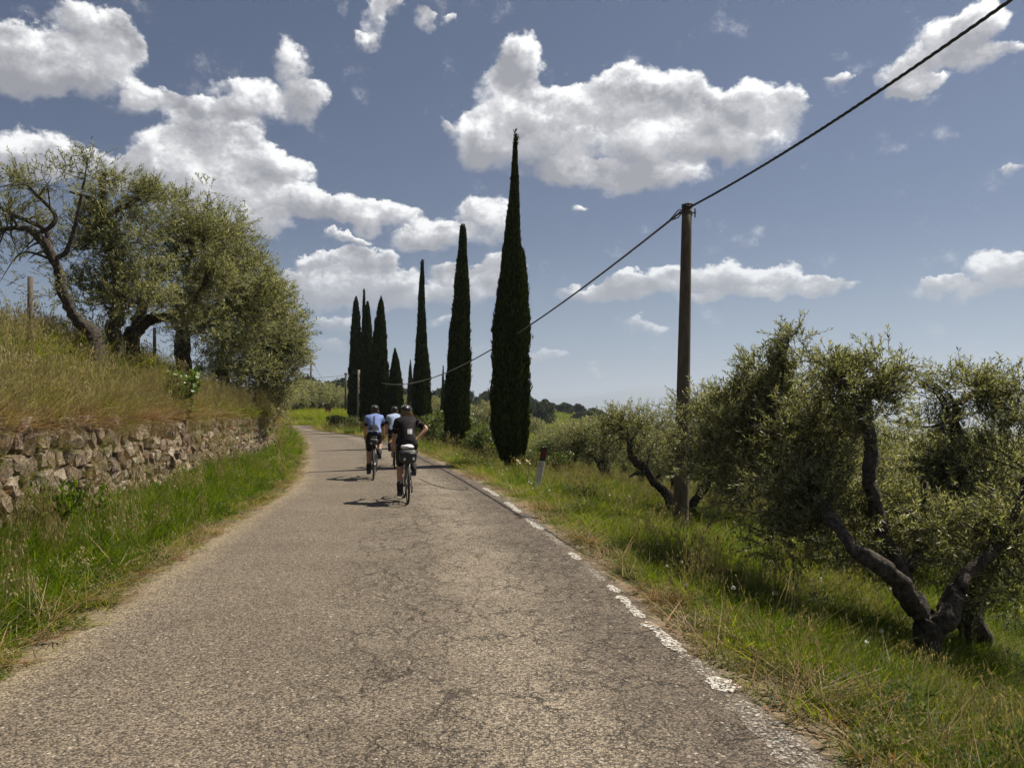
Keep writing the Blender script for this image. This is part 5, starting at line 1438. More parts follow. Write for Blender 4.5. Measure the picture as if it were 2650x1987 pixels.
# dry grass hanging over the wall top and growing from its joints
n = 1900; s = rs.uniform(wy(7.0), wy(31), n)
xy = np.stack([wall_pt(q, 0) for q in s]); nv = np.stack([np.array(wall_pt(q, 1)) - np.array(wall_pt(q, 0)) for q in s])
ov = rs.uniform(-.45, .04, n); yy = xy[:, 1]; zt = wall_top(yy)
on_face = rs.uniform(0, 1, n) < .20
zz = np.where(on_face, .35 + rs.uniform(0, 1, n) ** .6 * (zt - .4), zt + rs.normal(.0, .02, n)); ov = np.where(on_face, .03, ov)
pp = np.stack([xy[:, 0] + nv[:, 0] * ov, xy[:, 1] + nv[:, 1] * ov, zz], 1)
tl = np.where(on_face, rs.uniform(.5, 1.6, n), np.clip(rs.normal(.35, .6, n), -.7, 1.9) * (ov > -.3))
az_ = np.arctan2(nv[:, 1], nv[:, 0])
rot2 = np.stack([rs.normal(0, .2, n), tl, az_ + rs.normal(0, .9, n)], 1)
grn = sst(yy, 17, 20) * .5
ii_ = np.where(rs.uniform(0, 1, n) < grn, sel(['lush0', 'green1'], n), sel(['brown0', 'brown1', 'brown2', 'oat1'], n))
scatter('wall_grass', pp, rot2, np.stack([rs.uniform(.6, 1.1, n)] * 2 + [rs.uniform(.8, 1.7, n)], 1) * np.where(on_face, .55, 1)[:, None], ii_, 'dry brown grass hanging over the top of the stone wall')
# flowers
n = 1500; C2 = cand(3.0, 24, 1.6, .5); X, Y = C2.T; dr2 = -poly_dist(RE, X, Y)[0]; dl2 = poly_dist(LE, X, Y)[0]; dw2 = poly_dist(WALL, X, Y)[0]
kp = ((dr2 > .35) & (dr2 < 5)) | ((dl2 > .6) & (dw2 < -.2) & (rs.uniform(0, 1, len(X)) < .25)); X, Y = X[kp], Y[kp]; m = len(X)
scatter('wild_flowers', np.stack([X, Y, height(X, Y)], 1), np.stack([rs.normal(0, .15, m), rs.normal(0, .15, m), rs.uniform(0, 6.28, m)], 1), np.stack([rs.uniform(.55, .95, m)] * 3, 1),
        np.where(rs.uniform(0, 1, m) < .7, KIT['clock'], KIT['yellow']), 'white seed heads and a few yellow flowers in the verge grass')
# rough grass of the slopes further off
C3 = cand(58, 330, 1.9, .0, -24, 30); X, Y = C3.T
keep3 = rs.uniform(0, 1, len(X)) < np.clip((70 / np.hypot(X, Y)) ** 1.1, .05, 1)
dl3 = poly_dist(LE, X, Y)[0]; dr3 = poly_dist(RE, X, Y)[0]
keep3 &= ~((dl3 < 0.2) & (dr3 > -.2)); X, Y = X[keep3], Y[keep3]; m = len(X); dd = np.hypot(X, Y)
s_ = (1.6 + dd / 80) * rs.uniform(.7, 1.3, m)
scatter('hillside_grass', np.stack([X, Y, height(X, Y)], 1), np.stack([0 * X, 0 * X, rs.uniform(0, 6.28, m)], 1), np.stack([s_, s_, s_ * .62], 1),
        np.where(rs.uniform(0, 1, m) < .55, KIT['farbig0'], KIT['farbig1']), 'rough grass of the far fields and slopes')
print('tufts', keep.sum(), 'far', m)

# ------------------------------------------------------------------ shrubs and single plants
shrub_leaf = leaf_mat('shrub_leaf', [(.04, .065, .015), (.08, .11, .03), (.15, .17, .06)], .4, .45, .4, False)
SB = [bush_proto(71, .75, 1.3, 2200, .085, shrub_leaf, low=.12), bush_proto(72, .8, 1.1, 2200, .085, shrub_leaf, low=.12)]
DB = bush_proto(73, .9, 1.3, 2600, .10, dark_leaf, low=.15)
SH = [(1040, 25, 1.05, 'pale leafy shrub on the verge between the two tall cypresses'), (1062, 27, 1.3, 'taller pale shrub left of the foot of the tallest cypress'), (1024, 29.5, .9, 'low pale shrub right behind the second cypress'),
      (965, 32, 1.25, 'leafy shrub left of the second cypress foot'), (950, 34.5, 1.5, 'leafy shrub beside the near rider helmet'), (938, 38, 1.5, 'leafy shrub right of the needle-topped cypress'), (1012, 34, 1.6, 'bushy olive sucker shrub behind the second cypress'),
      (1045, 33, 1.5, 'broad pale shrub filling the gap between the two tallest cypresses'), (968, 40, 1.5, 'high pale shrub behind the verge left of the second cypress'),
      (1160, 24.5, .8, 'low shrub at the right of the tallest cypress foot'), (1180, 28, 1.0, 'round shrub above the leaning road post'), (1205, 24, .8, 'shrub between the road post and the grove'), (760, 50, 1.0, 'round leafy shrub at the foot of the blunt cypress')]
for i, (x, Y, s, lab) in enumerate(SH):
    put(SB[i % 2], P(x, 900, Y)[0], Y, s, lab, None, 'leafy_shrub', i * 1.3, 'shrub')
put(DB, P(728, 900, 53)[0], 53, .95, 'dark shrub on the inside corner of the road bend', None, 'leafy_shrub', 1, 'shrub')
put(DB, P(1150, 900, 23.5)[0] , 23.5, .5, 'small dark shrub in the shade between cypress and road post', None, 'leafy_shrub', 2, 'shrub')
bright_leaf = leaf_mat('bright_leaf', [(.05, .095, .012), (.09, .15, .02), (.15, .21, .035)], .4, .4, .5, False)
# broad-leaved bush hanging from the bank over the wall, and spiky plants at the wall foot
def plant(x, y, Y, label, n, R_, hh, L, W, name='leafy_plant', mat=None, seed=0, up=.4, zoff=0.0, absz=False):
    r = np.random.default_rng(seed); q = P(x, y, Y); g = Geo(); st = Geo(); z0 = H(q[0], Y) + zoff
    if absz: z0 = q[2]
    ns = max(6, n // 16)
    for k in range(ns):
        a = r.uniform(0, 6.28); e = np.array([math.cos(a) * R_ * r.uniform(.2, 1), math.sin(a) * R_ * r.uniform(.2, 1), hh * r.uniform(.5, 1.05)])
        p = smoothpath([[0, 0, -.1], e * [.3, .3, .55], e], 4); st.add(*tube(p, np.linspace(.008, .003, len(p)), 4, cap=False))
        m = 16; t = r.uniform(.25, 1, m); c = np.stack([np.interp(t, np.linspace(0, 1, len(p)), p[:, j]) for j in range(3)], 1)
        d = r.normal(0, 1, (m, 3)) + [0, 0, up]; d /= np.linalg.norm(d, axis=1, keepdims=True); w = np.cross(d, r.normal(0, .4, (m, 3)) + [0, 0, 1]); w /= np.linalg.norm(w, axis=1, keepdims=True)
        l = (L * r.uniform(.6, 1.2, m))[:, None]; nn = np.cross(w, d)
        V = np.stack([c, c + d * l * .35 + w * W * .5 + nn * W * .15, c + d * l * .7 + w * W * .35 + nn * W * .1, c + d * l - nn * l * .1, c + d * l * .7 - w * W * .35 + nn * W * .1, c + d * l * .35 - w * W * .5 + nn * W * .15], 1).reshape(-1, 3)
        kk = np.arange(m)[:, None] * 6; g.add(V, None, np.concatenate([kk + [0, 1, 5], kk + [1, 2, 5], kk + [2, 4, 5], kk + [2, 3, 4]]))
    o = link(name, None, loc=(q[0], Y, z0), label=label, cat='plant')
    link('leaves', g.mesh('leaves', [mat or weed_m]), o); link('stems', st.mesh('stems', [weed_m]), o)
plant(385, 893, 15.0, 'bright broad-leaved bush hanging over the wall top under the olives', 1100, .50, .80, .13, .08, 'leafy_bush', bright_leaf, 5, absz=True)
plant(395, 915, 14.9, 'dark trailing leafy bush just below the bright one over the wall', 480, .30, .45, .11, .06, 'leafy_bush', weed_m, 6, absz=True)
plant(120, 1085, 8.6, 'dense narrow-leaved plant growing at the wall foot on the left', 700, .48, .62, .13, .022, 'leafy_plant', lush_b, 7, 1.2)
plant(195, 1075, 9.5, 'narrow-leaved plant right of the dense one at the wall foot', 420, .40, .50, .12, .022, 'leafy_plant', lush_b, 8, 1.2)
plant(560, 880, 24.5, 'green creeper bush on the bank crest by the wall end', 300, .6, .7, .14, .07, 'leafy_bush', weed_m, 9)
# pale irises by the big cypress
def iris(x, Y, hh, seed, label):
    r = np.random.default_rng(seed); q = P(x, 1000, Y); z = H(q[0], Y); o = link('iris_plant', None, loc=(q[0], Y, z), label=label, cat='flower')
    g = Geo(); blades(g, r, 16, .06, hh * .7, .022, .15, .2, 0); link('leaves', g.mesh('leaves', [weed_m]), o)
    s = Geo(); s.add(*tube([[0, 0, -.05], [.01, 0, hh * .5], [0, 0, hh]], .006, 5)); link('stem', s.mesh('stem', [weed_m], True), o)
    f = Geo()
    for k in range(6):
        a = k / 6 * 6.28 + .3; dn = -1 if k % 2 else 1; d = np.array([math.cos(a), math.sin(a), 0]); w = np.array([-d[1], d[0], 0]) * .022; c = np.array([0, 0, hh])
        f.add([c, c + d * .04 + w + [0, 0, .02 * dn + .01], c + d * .065 + w * .4 + [0, 0, .04 * dn], c + d * .065 - w * .4 + [0, 0, .05 * dn], c + d * .04 - w + [0, 0, .02 * dn + .01]], [[0, 1, 2, 3]], [[0, 3, 4]])
    link('blossom', f.mesh('blossom', [cream_f]), o)
cream_f = leaf_mat('cream_petal', [(.72, .62, .30), (.80, .74, .48)], .35, .6, .2, False, tcol=(1, .95, .7))
iris(1120, 17.6, .52, 1, 'pale yellow iris in bloom left of its twin by the big cypress')
iris(1141, 17.4, .55, 2, 'pale yellow iris in bloom nearest the leaning road post')

# ------------------------------------------------------------------ haze
zl = float(GZ.min()) - 1.0; zh = float(GZ.max()) + 1.0
hz_ = Geo(); V, Q, _ = box([0, 0, (zl + zh) / 2], [52600, 52600, zh - zl]); hz_.add(V, Q)
hm_, nt = new_mat('haze')
pv_ = nd(nt, 'ShaderNodeVolumePrincipled', Color=(.74, .85, 1.0, 1), Density=0.00019, Anisotropy=0.3)
o_ = nt.nodes.new('ShaderNodeOutputMaterial'); nt.links.new(pv_.outputs[0], o_.inputs['Volume'])
link('haze', hz_.mesh('haze', [hm_]), kind='stuff', label='thin blue summer haze over the valley', cat='haze')

# ------------------------------------------------------------------ bicycles
bk = simple_mat('bike_black', (.012, .012, .013), (.020, .020, .022), .35, 20)
bkgrey = simple_mat('bike_grey_green', (.05, .06, .05), (.08, .09, .08), .3, 20)
rubber = simple_mat('tyre_rubber', (.020, .019, .018), (.032, .030, .027), .75, 60)
tan_wall = simple_mat('pale_sidewall', (.16, .15, .13), (.22, .20, .17), .7, 60)
steel = simple_mat('bike_steel', (.35, .34, .33), (.5, .49, .47), .3, 40, metallic=.9)
bagm = simple_mat('bag_fabric', (.018, .018, .019), (.045, .045, .047), .55, 25, .006, 14)
bagbrown = simple_mat('bag_flap', (.055, .045, .040), (.09, .075, .066), .5, 20, .005, 14)
whitem = simple_mat('white_cloth', (.62, .62, .60), (.75, .75, .73), .6, 20, .008, 20)
def torus(c, R_, r_, nu=48, nv=8, x=0.0):
    """ring in the y-z plane"""
    V = []; Q = []
    for i in range(nu):
        a = 2 * np.pi * i / nu
        for j in range(nv):
            b = 2 * np.pi * j / nv
            V.append([c[0] + r_ * math.sin(b), c[1] + (R_ + r_ * math.cos(b)) * math.cos(a), c[2] + (R_ + r_ * math.cos(b)) * math.sin(a)])
            Q.append([i * nv + j, ((i + 1) % nu) * nv + j, ((i + 1) % nu) * nv + (j + 1) % nv, i * nv + (j + 1) % nv])
    return V, Q, []
def bicycle(loc, heading, label, bag, crank=math.pi / 2, scale=1.0, steer=0.0, frame_m=None):
    """local frame: +y forward, rear wheel on the ground at the origin"""
    root = link('bicycle', None, loc=loc, label=label, cat='bicycle', group='road bicycles ridden up the lane')
    root.rotation_euler = (0, 0, heading); root.scale = (scale,) * 3
    fm = frame_m or bk; WR = .34
    for wy_, nm in ((0.0, 'rear'), (1.0, 'front')):
        w = link('wheel', None, root)
        w.location = (0, wy_, WR)
        if nm == 'front': w.rotation_euler = (0, 0, steer)
        g = Geo().add(*torus((0, 0, 0), WR - .018, .019, 56, 8)); link('tyre', g.mesh('tyre', [rubber], True), w)
        g = Geo().add(*torus((0, 0, 0), WR - .045, .012, 56, 6)); link('rim', g.mesh('rim', [tan_wall], True), w)
        g = Geo()
        for k in range(20):
            a = k / 20 * 6.283; s = .03 * (1 if k % 2 else -1)
            g.add(*tube([[s, .03 * math.cos(a + 1), .03 * math.sin(a + 1)], [0, (WR - .05) * math.cos(a), (WR - .05) * math.sin(a)]], .0016, 3, cap=False))
        link('spokes', g.mesh('spokes', [steel]), w)
        g = Geo().add(*tube([[-.055, 0, 0], [.055, 0, 0]], .02, 10)); g.add(*torus((.045, 0, 0), .06, .004, 20, 4)); link('hub', g.mesh('hub', [steel], True), w)
    BB = np.array([0, .42, .27]); ST = np.array([0, .26, .80]); HT = np.array([0, .84, .84]); HB = np.array([0, .87, .70])
    g = Geo()
    g.add(*tube([BB, ST], .017, 8)); g.add(*tube([ST + [0, .01, -.03], HT], .016, 8)); g.add(*tube([BB, HB], .021, 8)); g.add(*tube([HT, HB], .022, 8))
    for s in (-1, 1):
        g.add(*tube([[s * .06, 0, WR], [s * .045, .2, .31], [s * .02, .42, .27]], .010, 6)); g.add(*tube([[s * .06, 0, WR], [s * .04, .12, .56], [s * .015, .25, .74]], .009, 6))
    link('frame', g.mesh('frame', [fm], True), root)
    g = Geo()
    for s in (-1, 1): g.add(*tube([[s * .05, 1.0, WR], [s * .05, .93, .62], [s * .02, .88, .70]], .012, 6))
    g.add(*tube([HT, HT + [0, -.02, .06]], .018, 8)); link('fork', g.mesh('fork', [fm], True), root)
    g = Geo(); g.add(*tube([HT + [0, -.02, .05], [0, .92, .93]], .015, 8)); link('stem', g.mesh('stem', [bk], True), root)
    g = Geo()
    pts = [[-.22, .95, .84], [-.22, 1.00, .82], [-.215, 1.04, .86], [-.21, 1.02, .93], [-.20, .95, .94], [-.12, .92, .935], [0, .92, .935], [.12, .92, .935], [.20, .95, .94], [.21, 1.02, .93], [.215, 1.04, .86], [.22, 1.00, .82], [.22, .93, .81]]
    pts[0] = [-.22, .93, .81]
    g.add(*tube(smoothpath(pts, 4), .016, 8)); link('handlebar', g.mesh('handlebar', [bk], True), root)
    for s in (-1, 1):
        g = Geo(); g.add(*tube([[s * .20, .97, .945], [s * .205, 1.04, .965], [s * .205, 1.075, 1.0]], [.017, .018, .012], 8)); h = link('brake_hood', g.mesh('brake_hood', [bk], True), root)
        g = Geo(); g.add(*tube([[s * .205, 1.06, .97], [s * .205, 1.085, .90], [s * .205, 1.06, .85]], .006, 5)); link('lever', g.mesh('lever', [steel], True), h)
    # saddle and post
    g = Geo(); g.add(*tube([ST, [0, .19, .93]], .013, 8)); link('seatpost', g.mesh('seatpost', [bk], True), root)
    prof = [(.06, .075, .93), (.10, .078, .945), (.16, .06, .95), (.22, .035, .95), (.29, .022, .948), (.33, .015, .94)]
    V = []; Q = []
    for (yy, hw_, zz) in prof:
        for a in range(8):
            t = a / 8 * 6.283; V.append([hw_ * math.cos(t), yy, zz + .014 * math.sin(t) + .008])
    for i in range(len(prof) - 1):
        for a in range(8): Q.append([i * 8 + a, i * 8 + (a + 1) % 8, (i + 1) * 8 + (a + 1) % 8, (i + 1) * 8 + a])
    link('saddle', Geo().add(V, Q, [[0, i + 1, i] for i in range(1, 7)]).mesh('saddle', [bk], True), root)
    # drivetrain
    g = Geo(); g.add(*torus((.05, BB[1], BB[2]), .095, .006, 30, 5)); g.add(*tube([BB + [-.07, 0, 0], BB + [.07, 0, 0]], .022, 10)); link('chainring', g.mesh('chainring', [steel], True), root)
    ends = []
    for s, a in ((1, crank), (-1, crank + math.pi)):
        e = BB + np.array([s * .075, .172 * math.cos(a), .172 * math.sin(a)])
        c = link('crank', Geo().add(*tube([BB + [s * .065, 0, 0], e], .011, 6)).mesh('crank', [bk], True), root)
        link('pedal', Geo().add(*box(e + [s * .05, 0, 0], [.08, .07, .018])).mesh('pedal', [bk]), c); ends.append(e)
    g = Geo()
    for zz in (.05, -.055): g.add(*tube([[.05, .42, .27 + zz * 1.8], [.05, 0.0, WR + zz]], .004, 4))
    link('chain', g.mesh('chain', [steel]), root)
    g = Geo(); g.add(*tube([[.065, 0, WR - .03], [.07, .03, WR - .10], [.065, .01, WR - .16]], [.016, .012, .014], 6)); link('derailleur', g.mesh('derailleur', [bk], True), root)
    if bag:
        bw, bh, bl, mat_, by = bag
        V, Q, _ = ellipsoid([0, 0, 0], [1, 1, 1], 20, 12)
        V = np.sign(V) * np.abs(V) ** .62
        V = V * [bw / 2, bl / 2, bh / 2]
        V[:, 0] *= 1 + .15 * V[:, 2] / bh
        rr_ = np.random.default_rng(9); V += rr_.normal(0, .0035, V.shape)
        b = link('seat_bag', Geo().add(V + [0, by, .93 - bh * .5 - .01], Q).mesh('seat_bag', [mat_], True), root)
        if bw > .25:
            # roll closure, straps, pale loop badges and white cloth on top
            g = Geo(); 
            for s in (-1, 1): g.add(*tube(smoothpath([[s * .10, by - bl / 2 - .006, .93 - .06], [s * .12, by - bl / 2 - .012, .93 - bh * .45], [s * .07, by - bl / 2 + .015, .93 - bh * .92]], 4), .007, 5))
            g.add(*tube(smoothpath([[-bw * .48, by - bl * .36, .93 - .09], [0, by - bl / 2 - .02, .93 - .075], [bw * .48, by - bl * .36, .93 - .09]], 4), .010, 6))
            link('strap', g.mesh('strap', [bk], True), b)
            for s in (-1, 1):
                V2, Q2, _ = ellipsoid([s * .075 + .01, by - bl / 2 - .008, .93 - bh * .68], [.020, .006, .026], 10, 6)
                link('reflective_badge', Geo().add(V2, Q2).mesh('reflective_badge', [whitem], True), b)
            V2, Q2, _ = ellipsoid([-.01, by - .02, .955], [.115, .07, .038], 16, 8); V2 += rr_.normal(0, .006, V2.shape)
            link('white_cloth', Geo().add(V2, Q2).mesh('white_cloth', [whitem], True), b)
        else:
            V2, Q2, _ = ellipsoid([-.05, by - bl / 2 - .004, .93 - bh * .75], [.016, .006, .020], 10, 6)
            link('reflective_badge', Geo().add(V2, Q2).mesh('reflective_badge', [whitem], True), b)
    return root, ends

# ------------------------------------------------------------------ riders
def grow(name, verts, edges, radii, mat, parent, root=0, sub=2, shape=None):
    me = bpy.data.meshes.new(name); me.from_pydata([tuple(map(float, v)) for v in verts], edges, [])
    o = bpy.data.objects.new(name, me); COL.objects.link(o)
    sk = o.modifiers.new('skin', 'SKIN'); sk.use_smooth_shade = True
    for i, rr_ in enumerate(radii):
        s = me.skin_vertices[0].data[i]; s.radius = (rr_, rr_) if np.isscalar(rr_) else rr_
        s.use_root = (i == root)
    sb = o.modifiers.new('sub', 'SUBSURF'); sb.levels = sub; sb.render_levels = sub
    dg = bpy.context.evaluated_depsgraph_get(); dg.update()
    m2 = bpy.data.meshes.new_from_object(o.evaluated_get(dg))
    bpy.data.objects.remove(o); bpy.data.meshes.remove(me)
    m2.name = name
    n = len(m2.vertices); co = np.empty(n * 3, np.float32); m2.vertices.foreach_get('co', co); co = co.reshape(-1, 3)
    if shape is not None:
        co = shape(co.copy()).astype(np.float32); m2.vertices.foreach_set('co', co.ravel())
    m2.materials.clear(); m2.materials.append(mat)
    for p in m2.polygons: p.use_smooth = True
    m2.update()
    o = bpy.data.objects.new(name, m2); COL.objects.link(o)
    if parent: o.parent = parent
    return o
def chain(verts, edges, radii, pts, rads, start=None):
    """append a chain of joints; returns index of the last"""
    prev = start
    for p, q in zip(pts, rads):
        verts.append(np.array(p, float)); radii.append(q); i = len(verts) - 1
        if prev is not None: edges.append((prev, i))
        prev = i
    return prev
def ik(a, b, l1, l2, bend):
    a, b = np.array(a, float), np.array(b, float); d = np.linalg.norm(b - a); d = min(d, (l1 + l2) * .999)
    u = (b - a) / np.linalg.norm(b - a); x = (l1 ** 2 - l2 ** 2 + d ** 2) / (2 * d); h = math.sqrt(max(l1 ** 2 - x ** 2, 0))
    n = np.array(bend, float); n -= u * np.dot(n, u); n /= np.linalg.norm(n)
    return a + u * x + n * h
def cloth(name, a, b, sc=30, rough=.75): return simple_mat(name, a, b, rough, sc, .006, 9, spec=.12)
skin_m = simple_mat('skin', (.34, .185, .115), (.42, .24, .155), .5, 10, obj=True)
hairm = simple_mat('blond_hair', (.20, .12, .055), (.36, .24, .12), .5, 60, .004, 120)
hairdark = simple_mat('brown_hair', (.03, .02, .012), (.06, .04, .025), .5, 60, .004, 120)
shorts_m = cloth('black_lycra', (.009, .009, .010), (.016, .016, .017), 20, .5)
shoe_m = simple_mat('black_shoe', (.010, .010, .011), (.02, .02, .022), .4, 20)
sock_m = simple_mat('black_sock', (.012, .011, .013), (.02, .018, .02), .8, 40)
helm_m = simple_mat('helmet_shell', (.016, .015, .014), (.028, .026, .024), .38, 20)
print_m = simple_mat('white_print', (.60, .60, .58), (.70, .70, .68), .6, 30)

def rider(loc, heading, label, jersey, sleeve, ends, hands, head_yaw=0.0, scale=1.0, hair=None, lean=0.0, hip=None):
    root = link('person', None, loc=loc, label=label, cat='person', group='cyclists riding up the lane')
    root.rotation_euler = (0, 0, heading); root.scale = (scale,) * 3
    pelvis = np.array([0, .17, 1.01]); belly = np.array([0, .28, 1.13]); chest = np.array([0, .40, 1.27]); upch = np.array([0, .49, 1.37]); nk = np.array([0, .55, 1.44])
    hd = np.array([.01, .62, 1.52])
    V = []; E = []; Rd = []
    i_p = chain(V, E, Rd, [pelvis], [(.140, .120)])
    i_b = chain(V, E, Rd, [belly], [(.132, .108)], i_p); i_c = chain(V, E, Rd, [chest], [(.148, .120)], i_b); i_u = chain(V, E, Rd, [upch], [(.130, .092)], i_c)
    i_n = chain(V, E, Rd, [nk, (nk + hd) / 2 + [0, -.005, 0]], [.060, .054], i_u)
    i_h = chain(V, E, Rd, [hd, hd + [0, .03, .07]], [.082, .062], i_n)
    arms = {}; legs = {}
    for s in (-1, 1):
        sh = np.array([s * .160, .50, 1.375]); tgt, bend = hands[s]
        el_ = ik(sh, tgt, .285, .255, bend); wr = np.array(tgt, float)
        i_s = chain(V, E, Rd, [sh], [.062], i_u)
        i_e = chain(V, E, Rd, [(sh + el_) / 2, el_, (el_ + wr) / 2, wr], [.052, .041, .037, .027], i_s)
        d = wr - el_; d /= np.linalg.norm(d)
        grip = d * .6 + np.array([0, .35, -.25]) if s in hands.get('grip', (-1, 1)) else d * .8 + np.array([-s * .3, .15, -.2])
        grip /= np.linalg.norm(grip)
        palm = wr + grip * .05
        i_pl = chain(V, E, Rd, [palm, palm + grip * .03], [(.036, .018), (.036, .016)], i_e)
        across = np.cross(grip, [0, 0, 1.0]); across /= np.linalg.norm(across); down = np.cross(across, grip); down *= -np.sign(down[2])
        for q, L in zip((-1.5, -.5, .5, 1.5), (.058, .066, .062, .048)):
            b0 = palm + grip * .035 + across * q * .017
            chain(V, E, Rd, [b0, b0 + grip * L * .5 + down * L * .15, b0 + grip * L * .6 + down * L * .65], [.0095, .0088, .0078], i_pl)
        tb = palm + across * (-s) * .03
        chain(V, E, Rd, [tb, tb + grip * .03 + down * .02 - across * s * .01], [.011, .009], i_pl - 1)
        arms[s] = (sh, el_, wr)
        hp = np.array([s * .085, .20, .98]); pd = np.array(ends[0 if s > 0 else 1]) + [s * .045, 0, 0]
        ank = pd + [0, -.10, .105]
        kn = ik(hp, ank, .435, .43, (s * .05, 1, .25))
        i_l = chain(V, E, Rd, [hp], [.105], i_p)
        i_k = chain(V, E, Rd, [hp + (kn - hp) * .45, kn, kn + (ank - kn) * .28 + [0, -.018, 0], kn + (ank - kn) * .65, ank], [.098, .066, .064, .048, .040], i_l)
        chain(V, E, Rd, [ank + [0, .02, -.055], ank + [0, .12, -.075], ank + [0, .18, -.078]], [.034, .030, .022], i_k)
        legs[s] = (hp, kn, ank, pd)
    def face(co):
        # brow, nose and chin relief on the head
        c = hd + [0, .01, .02]; d = co - c; m = (np.linalg.norm(d, axis=1) < .14) & (co[:, 2] > nk[2] + .03)
        fwd = np.clip(d[:, 1] / .1, 0, 1)
        nose = np.exp(-((d[:, 0] / .018) ** 2 + ((d[:, 2] + .005) / .03) ** 2)) * fwd * .028
        eye = np.exp(-(((np.abs(d[:, 0]) - .032) / .014) ** 2 + ((d[:, 2] - .015) / .012) ** 2)) * fwd * .008
        co[:, 1] += np.where(m, nose - eye, 0)
        return co
    body = grow('body', V, E, Rd, skin_m, root, i_p, 2, face)
    # head extras
    yaw = Matrix.Rotation(head_yaw, 4, 'Z')
    hg = link('helmet', None, root); hg.location = hd + [0, .03, .055]; hg.rotation_euler = (-.18, 0, head_yaw)
    Vh, Qh, _ = ellipsoid([0, 0, 0], [.098, .135, .092], 28, 16)
    Vh = np.array(Vh); keep = Vh[:, 2] > -.022
    Vh[:, 2] = np.maximum(Vh[:, 2], -.022); Vh[:, 1] -= np.clip(-Vh[:, 1], 0, 1) * .08
    # vents: grooves running front to back
    a = Vh[:, 0] / .098
    gro = (np.cos(a * 13) > .25) & (Vh[:, 2] > .012) & (np.abs(Vh[:, 1]) < .11)
    Vh[gro] *= .90
    shell = link('shell', Geo().add(Vh, Qh).mesh('shell', [helm_m], True), hg)
    g = Geo()
    for k in range(-2, 3):
        th = np.linspace(.35, 2.85, 12); x0 = k * .034; k2 = math.sqrt(max(0, 1 - (x0 / .1) ** 2))
        g.add(*tube(np.stack([np.full(12, x0), np.cos(th) * .137 * k2, np.sin(th) * .096 * k2], 1), .008, 6))
    link('rib', g.mesh('rib', [helm_m], True), hg)
    g = Geo()
    for s in (-1, 1): g.add(*tube([[s * .09, .02, -.02], [s * .078, .03, -.08], [0, .06, -.125]], .004, 4)); g.add(*tube([[s * .09, -.05, -.02], [s * .078, .02, -.08]], .004, 4))
    link('strap', g.mesh('strap', [bk]), hg)
    for s in (-1, 1):
        Ve, Qe, _ = ellipsoid(hd + [s * .083, .0, -.012], [.010, .020, .032], 8, 6); link('ear', Geo().add(Ve, Qe).mesh('ear', [skin_m], True), root)
        Ve, Qe, _ = ellipsoid(hd + [s * .032, .094, .018], [.012, .008, .009], 8, 6); link('eye', Geo().add(Ve, Qe).mesh('eye', [bk], True), root)
    Ve, Qe, _ = ellipsoid(hd + [0, .088, -.045], [.024, .010, .008], 8, 6); link('mouth', Geo().add(Ve, Qe).mesh('mouth', [simple_mat('lips', (.25, .08, .07), (.3, .1, .09), .5, 10)], True), root)
    hgeo = Geo(); r = np.random.default_rng(3)
    n = 320 if hair else 120; wide = .085 if hair else .06
    for k in range(n):
        a = r.uniform(-1, 1); c = hd + np.array([wide * math.sin(a * 1.5), -.055 - .02 * math.cos(a), .02 + r.uniform(-.02, .02)])
        L = r.uniform(.05, .11) * (1.2 if hair else .5)
        m_ = c + [r.normal(0, .01), -.01 + r.normal(0, .008), -L * .5]; e = c + [r.normal(0, .018) + .02 * a, -.006 + r.normal(0, .01), -L]
        hgeo.add(*tube([c, m_, e], [.0045, .004, .0015], 3, cap=False))
    link('hair', hgeo.mesh('hair', [hair or hairdark], True), root)
    # garments follow the body surface, lifted off it by the thickness of the cloth
    segs = [('torso', pelvis - [0, .04, .10], pelvis), ('torso', pelvis, belly), ('torso', belly, chest), ('torso', chest, upch), ('torso', upch, nk), ('neck', nk, (nk + hd) / 2), ('head', (nk + hd) / 2, hd + [0, .03, .07])]
    for s in (-1, 1):
        sh, el_, wr = arms[s]; hp, kn, ank, pd = legs[s]
        segs += [('torso', upch, sh), ('arm', sh, sh + (el_ - sh) * .72), ('skin', sh + (el_ - sh) * .72, el_), ('skin', el_, wr), ('skin', wr, wr + (wr - el_) * .5),
                 ('hip', pelvis, hp), ('thigh', hp, hp + (kn - hp) * .70), ('skin', hp + (kn - hp) * .70, kn), ('skin', kn, ank + (kn - ank) * .30), ('sock', ank + (kn - ank) * .30, ank), ('foot', ank, ank + [0, .15, -.07])]
    bm_ = body.data; nv = len(bm_.vertices)
    co = np.empty(nv * 3, np.float32); bm_.vertices.foreach_get('co', co); co = co.reshape(-1, 3)
    no = np.empty(nv * 3, np.float32); bm_.vertex_normals.foreach_get('vector', no); no = no.reshape(-1, 3)
    D_ = []
    for (_, a, b) in segs:
        a, b = np.array(a), np.array(b); ab = b - a; t = np.clip(((co - a) @ ab) / (ab @ ab), 0, 1); rs_ = {'torso': .13, 'hip': .12, 'thigh': .085, 'neck': .055, 'head': .075, 'arm': .045, 'foot': .035, 'sock': .035}.get(_, .035); D_.append(np.linalg.norm(co - a - t[:, None] * ab, axis=1) - rs_)
    lab_ = np.array([q[0] for q in segs])[np.argmin(np.array(D_), 0)]
    hemz = 1.075 - (co[:, 1] - .1) * .25
